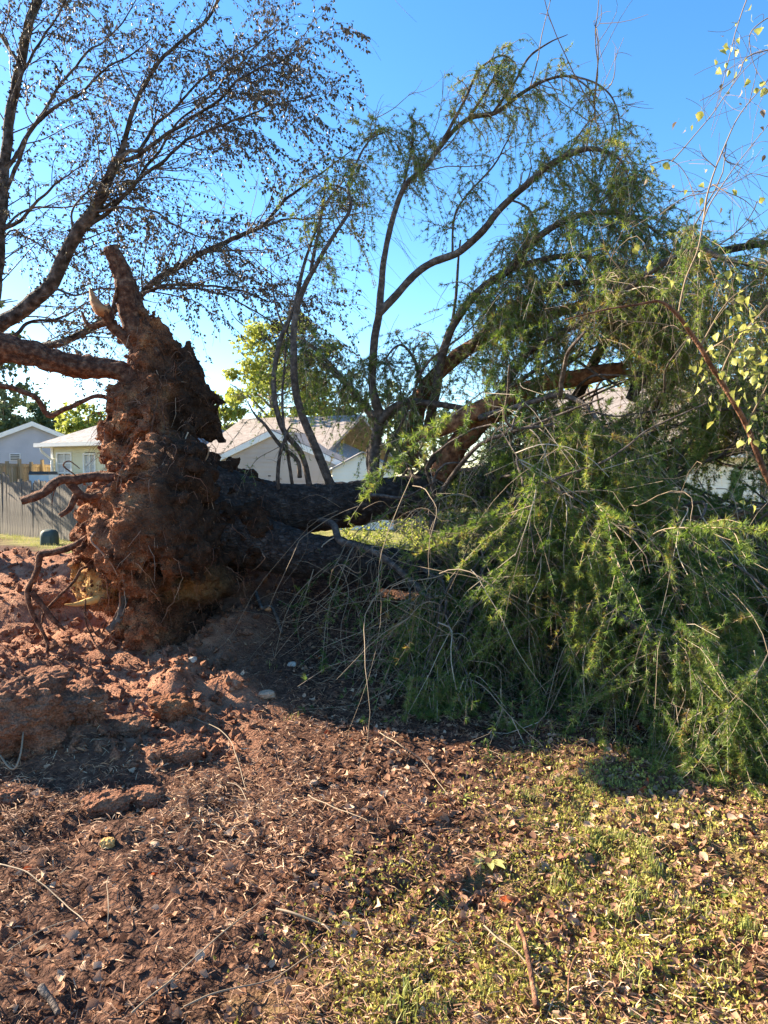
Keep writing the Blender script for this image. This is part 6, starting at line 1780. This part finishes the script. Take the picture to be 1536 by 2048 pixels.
# ---- grass: bent blades in clumps
def grass(cx, cy, nb_, spread, h0, h1, rng):
    k = np.repeat(np.arange(len(cx)), nb_)
    n = len(k)
    x = cx[k] + rng.normal(0, 1, n) * spread; y = cy[k] + rng.normal(0, 1, n) * spread
    H = rng.uniform(h0, h1, n) * rng.uniform(.6, 1, n)
    c = np.stack([x, y, gh(x, y) - .004], -1)
    a = rng.uniform(0, 6.28, n); ln = rng.uniform(.15, .8, n)
    out = np.stack([np.cos(a), np.sin(a), 0 * a], -1)
    w = rng.uniform(.0012, .003, n)[:, None]; sd = np.stack([-np.sin(a), np.cos(a), 0 * a], -1) * w
    up = np.array([0, 0, 1.0])
    m1 = c + (up * .6 + out * .18 * ln[:, None]) * H[:, None]; tip = c + (up * (1 - .3 * ln[:, None]) + out * .75 * ln[:, None]) * H[:, None]
    V = np.stack([c - sd, c + sd, m1 + sd * .8, m1 - sd * .8, tip], 1).reshape(-1, 3)
    o = (np.arange(n) * 5)[:, None]
    return V, [o + np.array([[0, 1, 2, 3]]), o + np.array([[3, 2, 4]])], np.repeat(np.clip(rng.beta(2, 2, n), 0, 1), 5)
g = Geo()
n = 3600
x, y = field(n, 1.75, 5.0, .88, rg, -.1)
u, v = proj(np.stack([x, y, 0 * x], -1))
pg = fbm(v3(x * 2.2, y * 2.2), 3, 111)
dens = sstep(0, 350, (u - 830) + (v - 1760) * .5) * np.clip(.15 + 2.2 * pg, 0, 1) * (1 - .0 * v)
keep = rg.uniform(size=n) < dens
V, F, t_ = grass(x[keep], y[keep], 16, .03, .015, .06, rg); g.add(V, F, t_)
CL = [(1250, 1840, .16), (1270, 1800, .14), (1385, 1830, .15), (1480, 1860, .13), (1500, 1875, .12), (1120, 1790, .13), (1130, 1760, .10), (800, 2030, .14), (830, 2010, .15), (1260, 1960, .14), (1290, 1700, .12), (1310, 1740, .12), (1200, 1690, .1), (960, 1990, .1), (1450, 1950, .1), (1170, 1630, .08), (1240, 1570, .1), (1180, 1590, .1), (1060, 1600, .08), (1130, 1570, .08), (585, 1438, .09), (545, 1335, .08)]
for (u, v, hh) in CL:
    p = gpt(u, v); V, F, t_ = grass(np.array([p[0]]), np.array([p[1]]), 40 if v > 1500 else 12, .03, hh * .35, hh * .8, rg); g.add(V, F, t_)
# sunny strip by the fence and the far lawn
n = 5200
x = rg.uniform(-14, 6, n); y = rg.uniform(10.5, 21, n)
k_ = (y + 1.14 * x - 7.0 > 0) | (x > -2)
V, F, t_ = grass(x[k_], y[k_], 9, .08, .06, .16, rg); V = V.copy()
g.add(V, F, t_)
V, F = g.get()
o = link('grass', mesh_np('grass', V, F, False, {'tint': g.att()}), M['grass'], ground); o['kind'] = 'stuff'

# ---- small broad-leaved weeds
def weed(label, u, v, nl, L, mat='grass', up=.5, t_=.4):
    p = gpt(u, v)
    t = thing('weed', label, 'plant', p, 'small green weeds in the litter')
    az = np.linspace(0, 6.28, nl, endpoint=False) + rg.normal(0, .3, nl)
    for q in range(nl):
        o_ = np.array([math.cos(az[q]), math.sin(az[q]), 0]); s_ = np.array([-o_[1], o_[0], 0])
        l = L * rg.uniform(.7, 1.1); tt = np.linspace(0, 1, 7)
        c = o_ * (l * tt)[:, None] + np.array([0, 0, 1]) * (up * l * (tt - .75 * tt ** 2))[:, None] + np.array([0, 0, .008])
        w = l * .17 * np.sin(np.pi * np.clip(tt, .03, .98) ** 1.2)[:, None]
        V = np.vstack([c - s_ * w + [0, 0, .003], c - np.array([0, 0, .002]), c + s_ * w + [0, 0, .003]])
        i = np.arange(6); F = np.concatenate([np.stack([i, i + 7, i + 8, i + 1], -1), np.stack([i + 7, i + 14, i + 15, i + 8], -1)])
        me = mesh_np('leaf', V, F, True, {'tint': np.full(21, t_)}); link('leaf', me, M[mat], t)
weed('pale green rosette weed right of the rounded lump of soil', 978, 1728, 8, .085, up=.4, t_=.75)
weed('bright green weed with two broad leaves beside the stout stick', 1088, 1912, 5, .075, up=.7, t_=.7)
weed('small light green weed near the pale smooth stick', 700, 1850, 6, .05, up=.8, t_=.7)
weed('tiny weed in the leaf litter below the needles', 690, 1720, 4, .04, up=.8, t_=.6)
weed('dark green weed in the shade at the right edge', 1460, 1795, 7, .07, up=.4, t_=.15)
weed('single bright blade-leaved weed under the overhanging needles', 1175, 1635, 4, .08, up=.5, t_=.8)
weed('little weed at the bottom edge right of the stout stick', 1075, 1995, 4, .05, up=.8, t_=.6)
weed('green seedling in the litter at the edge of the shade', 925, 1605, 5, .05, up=.9, t_=.5)
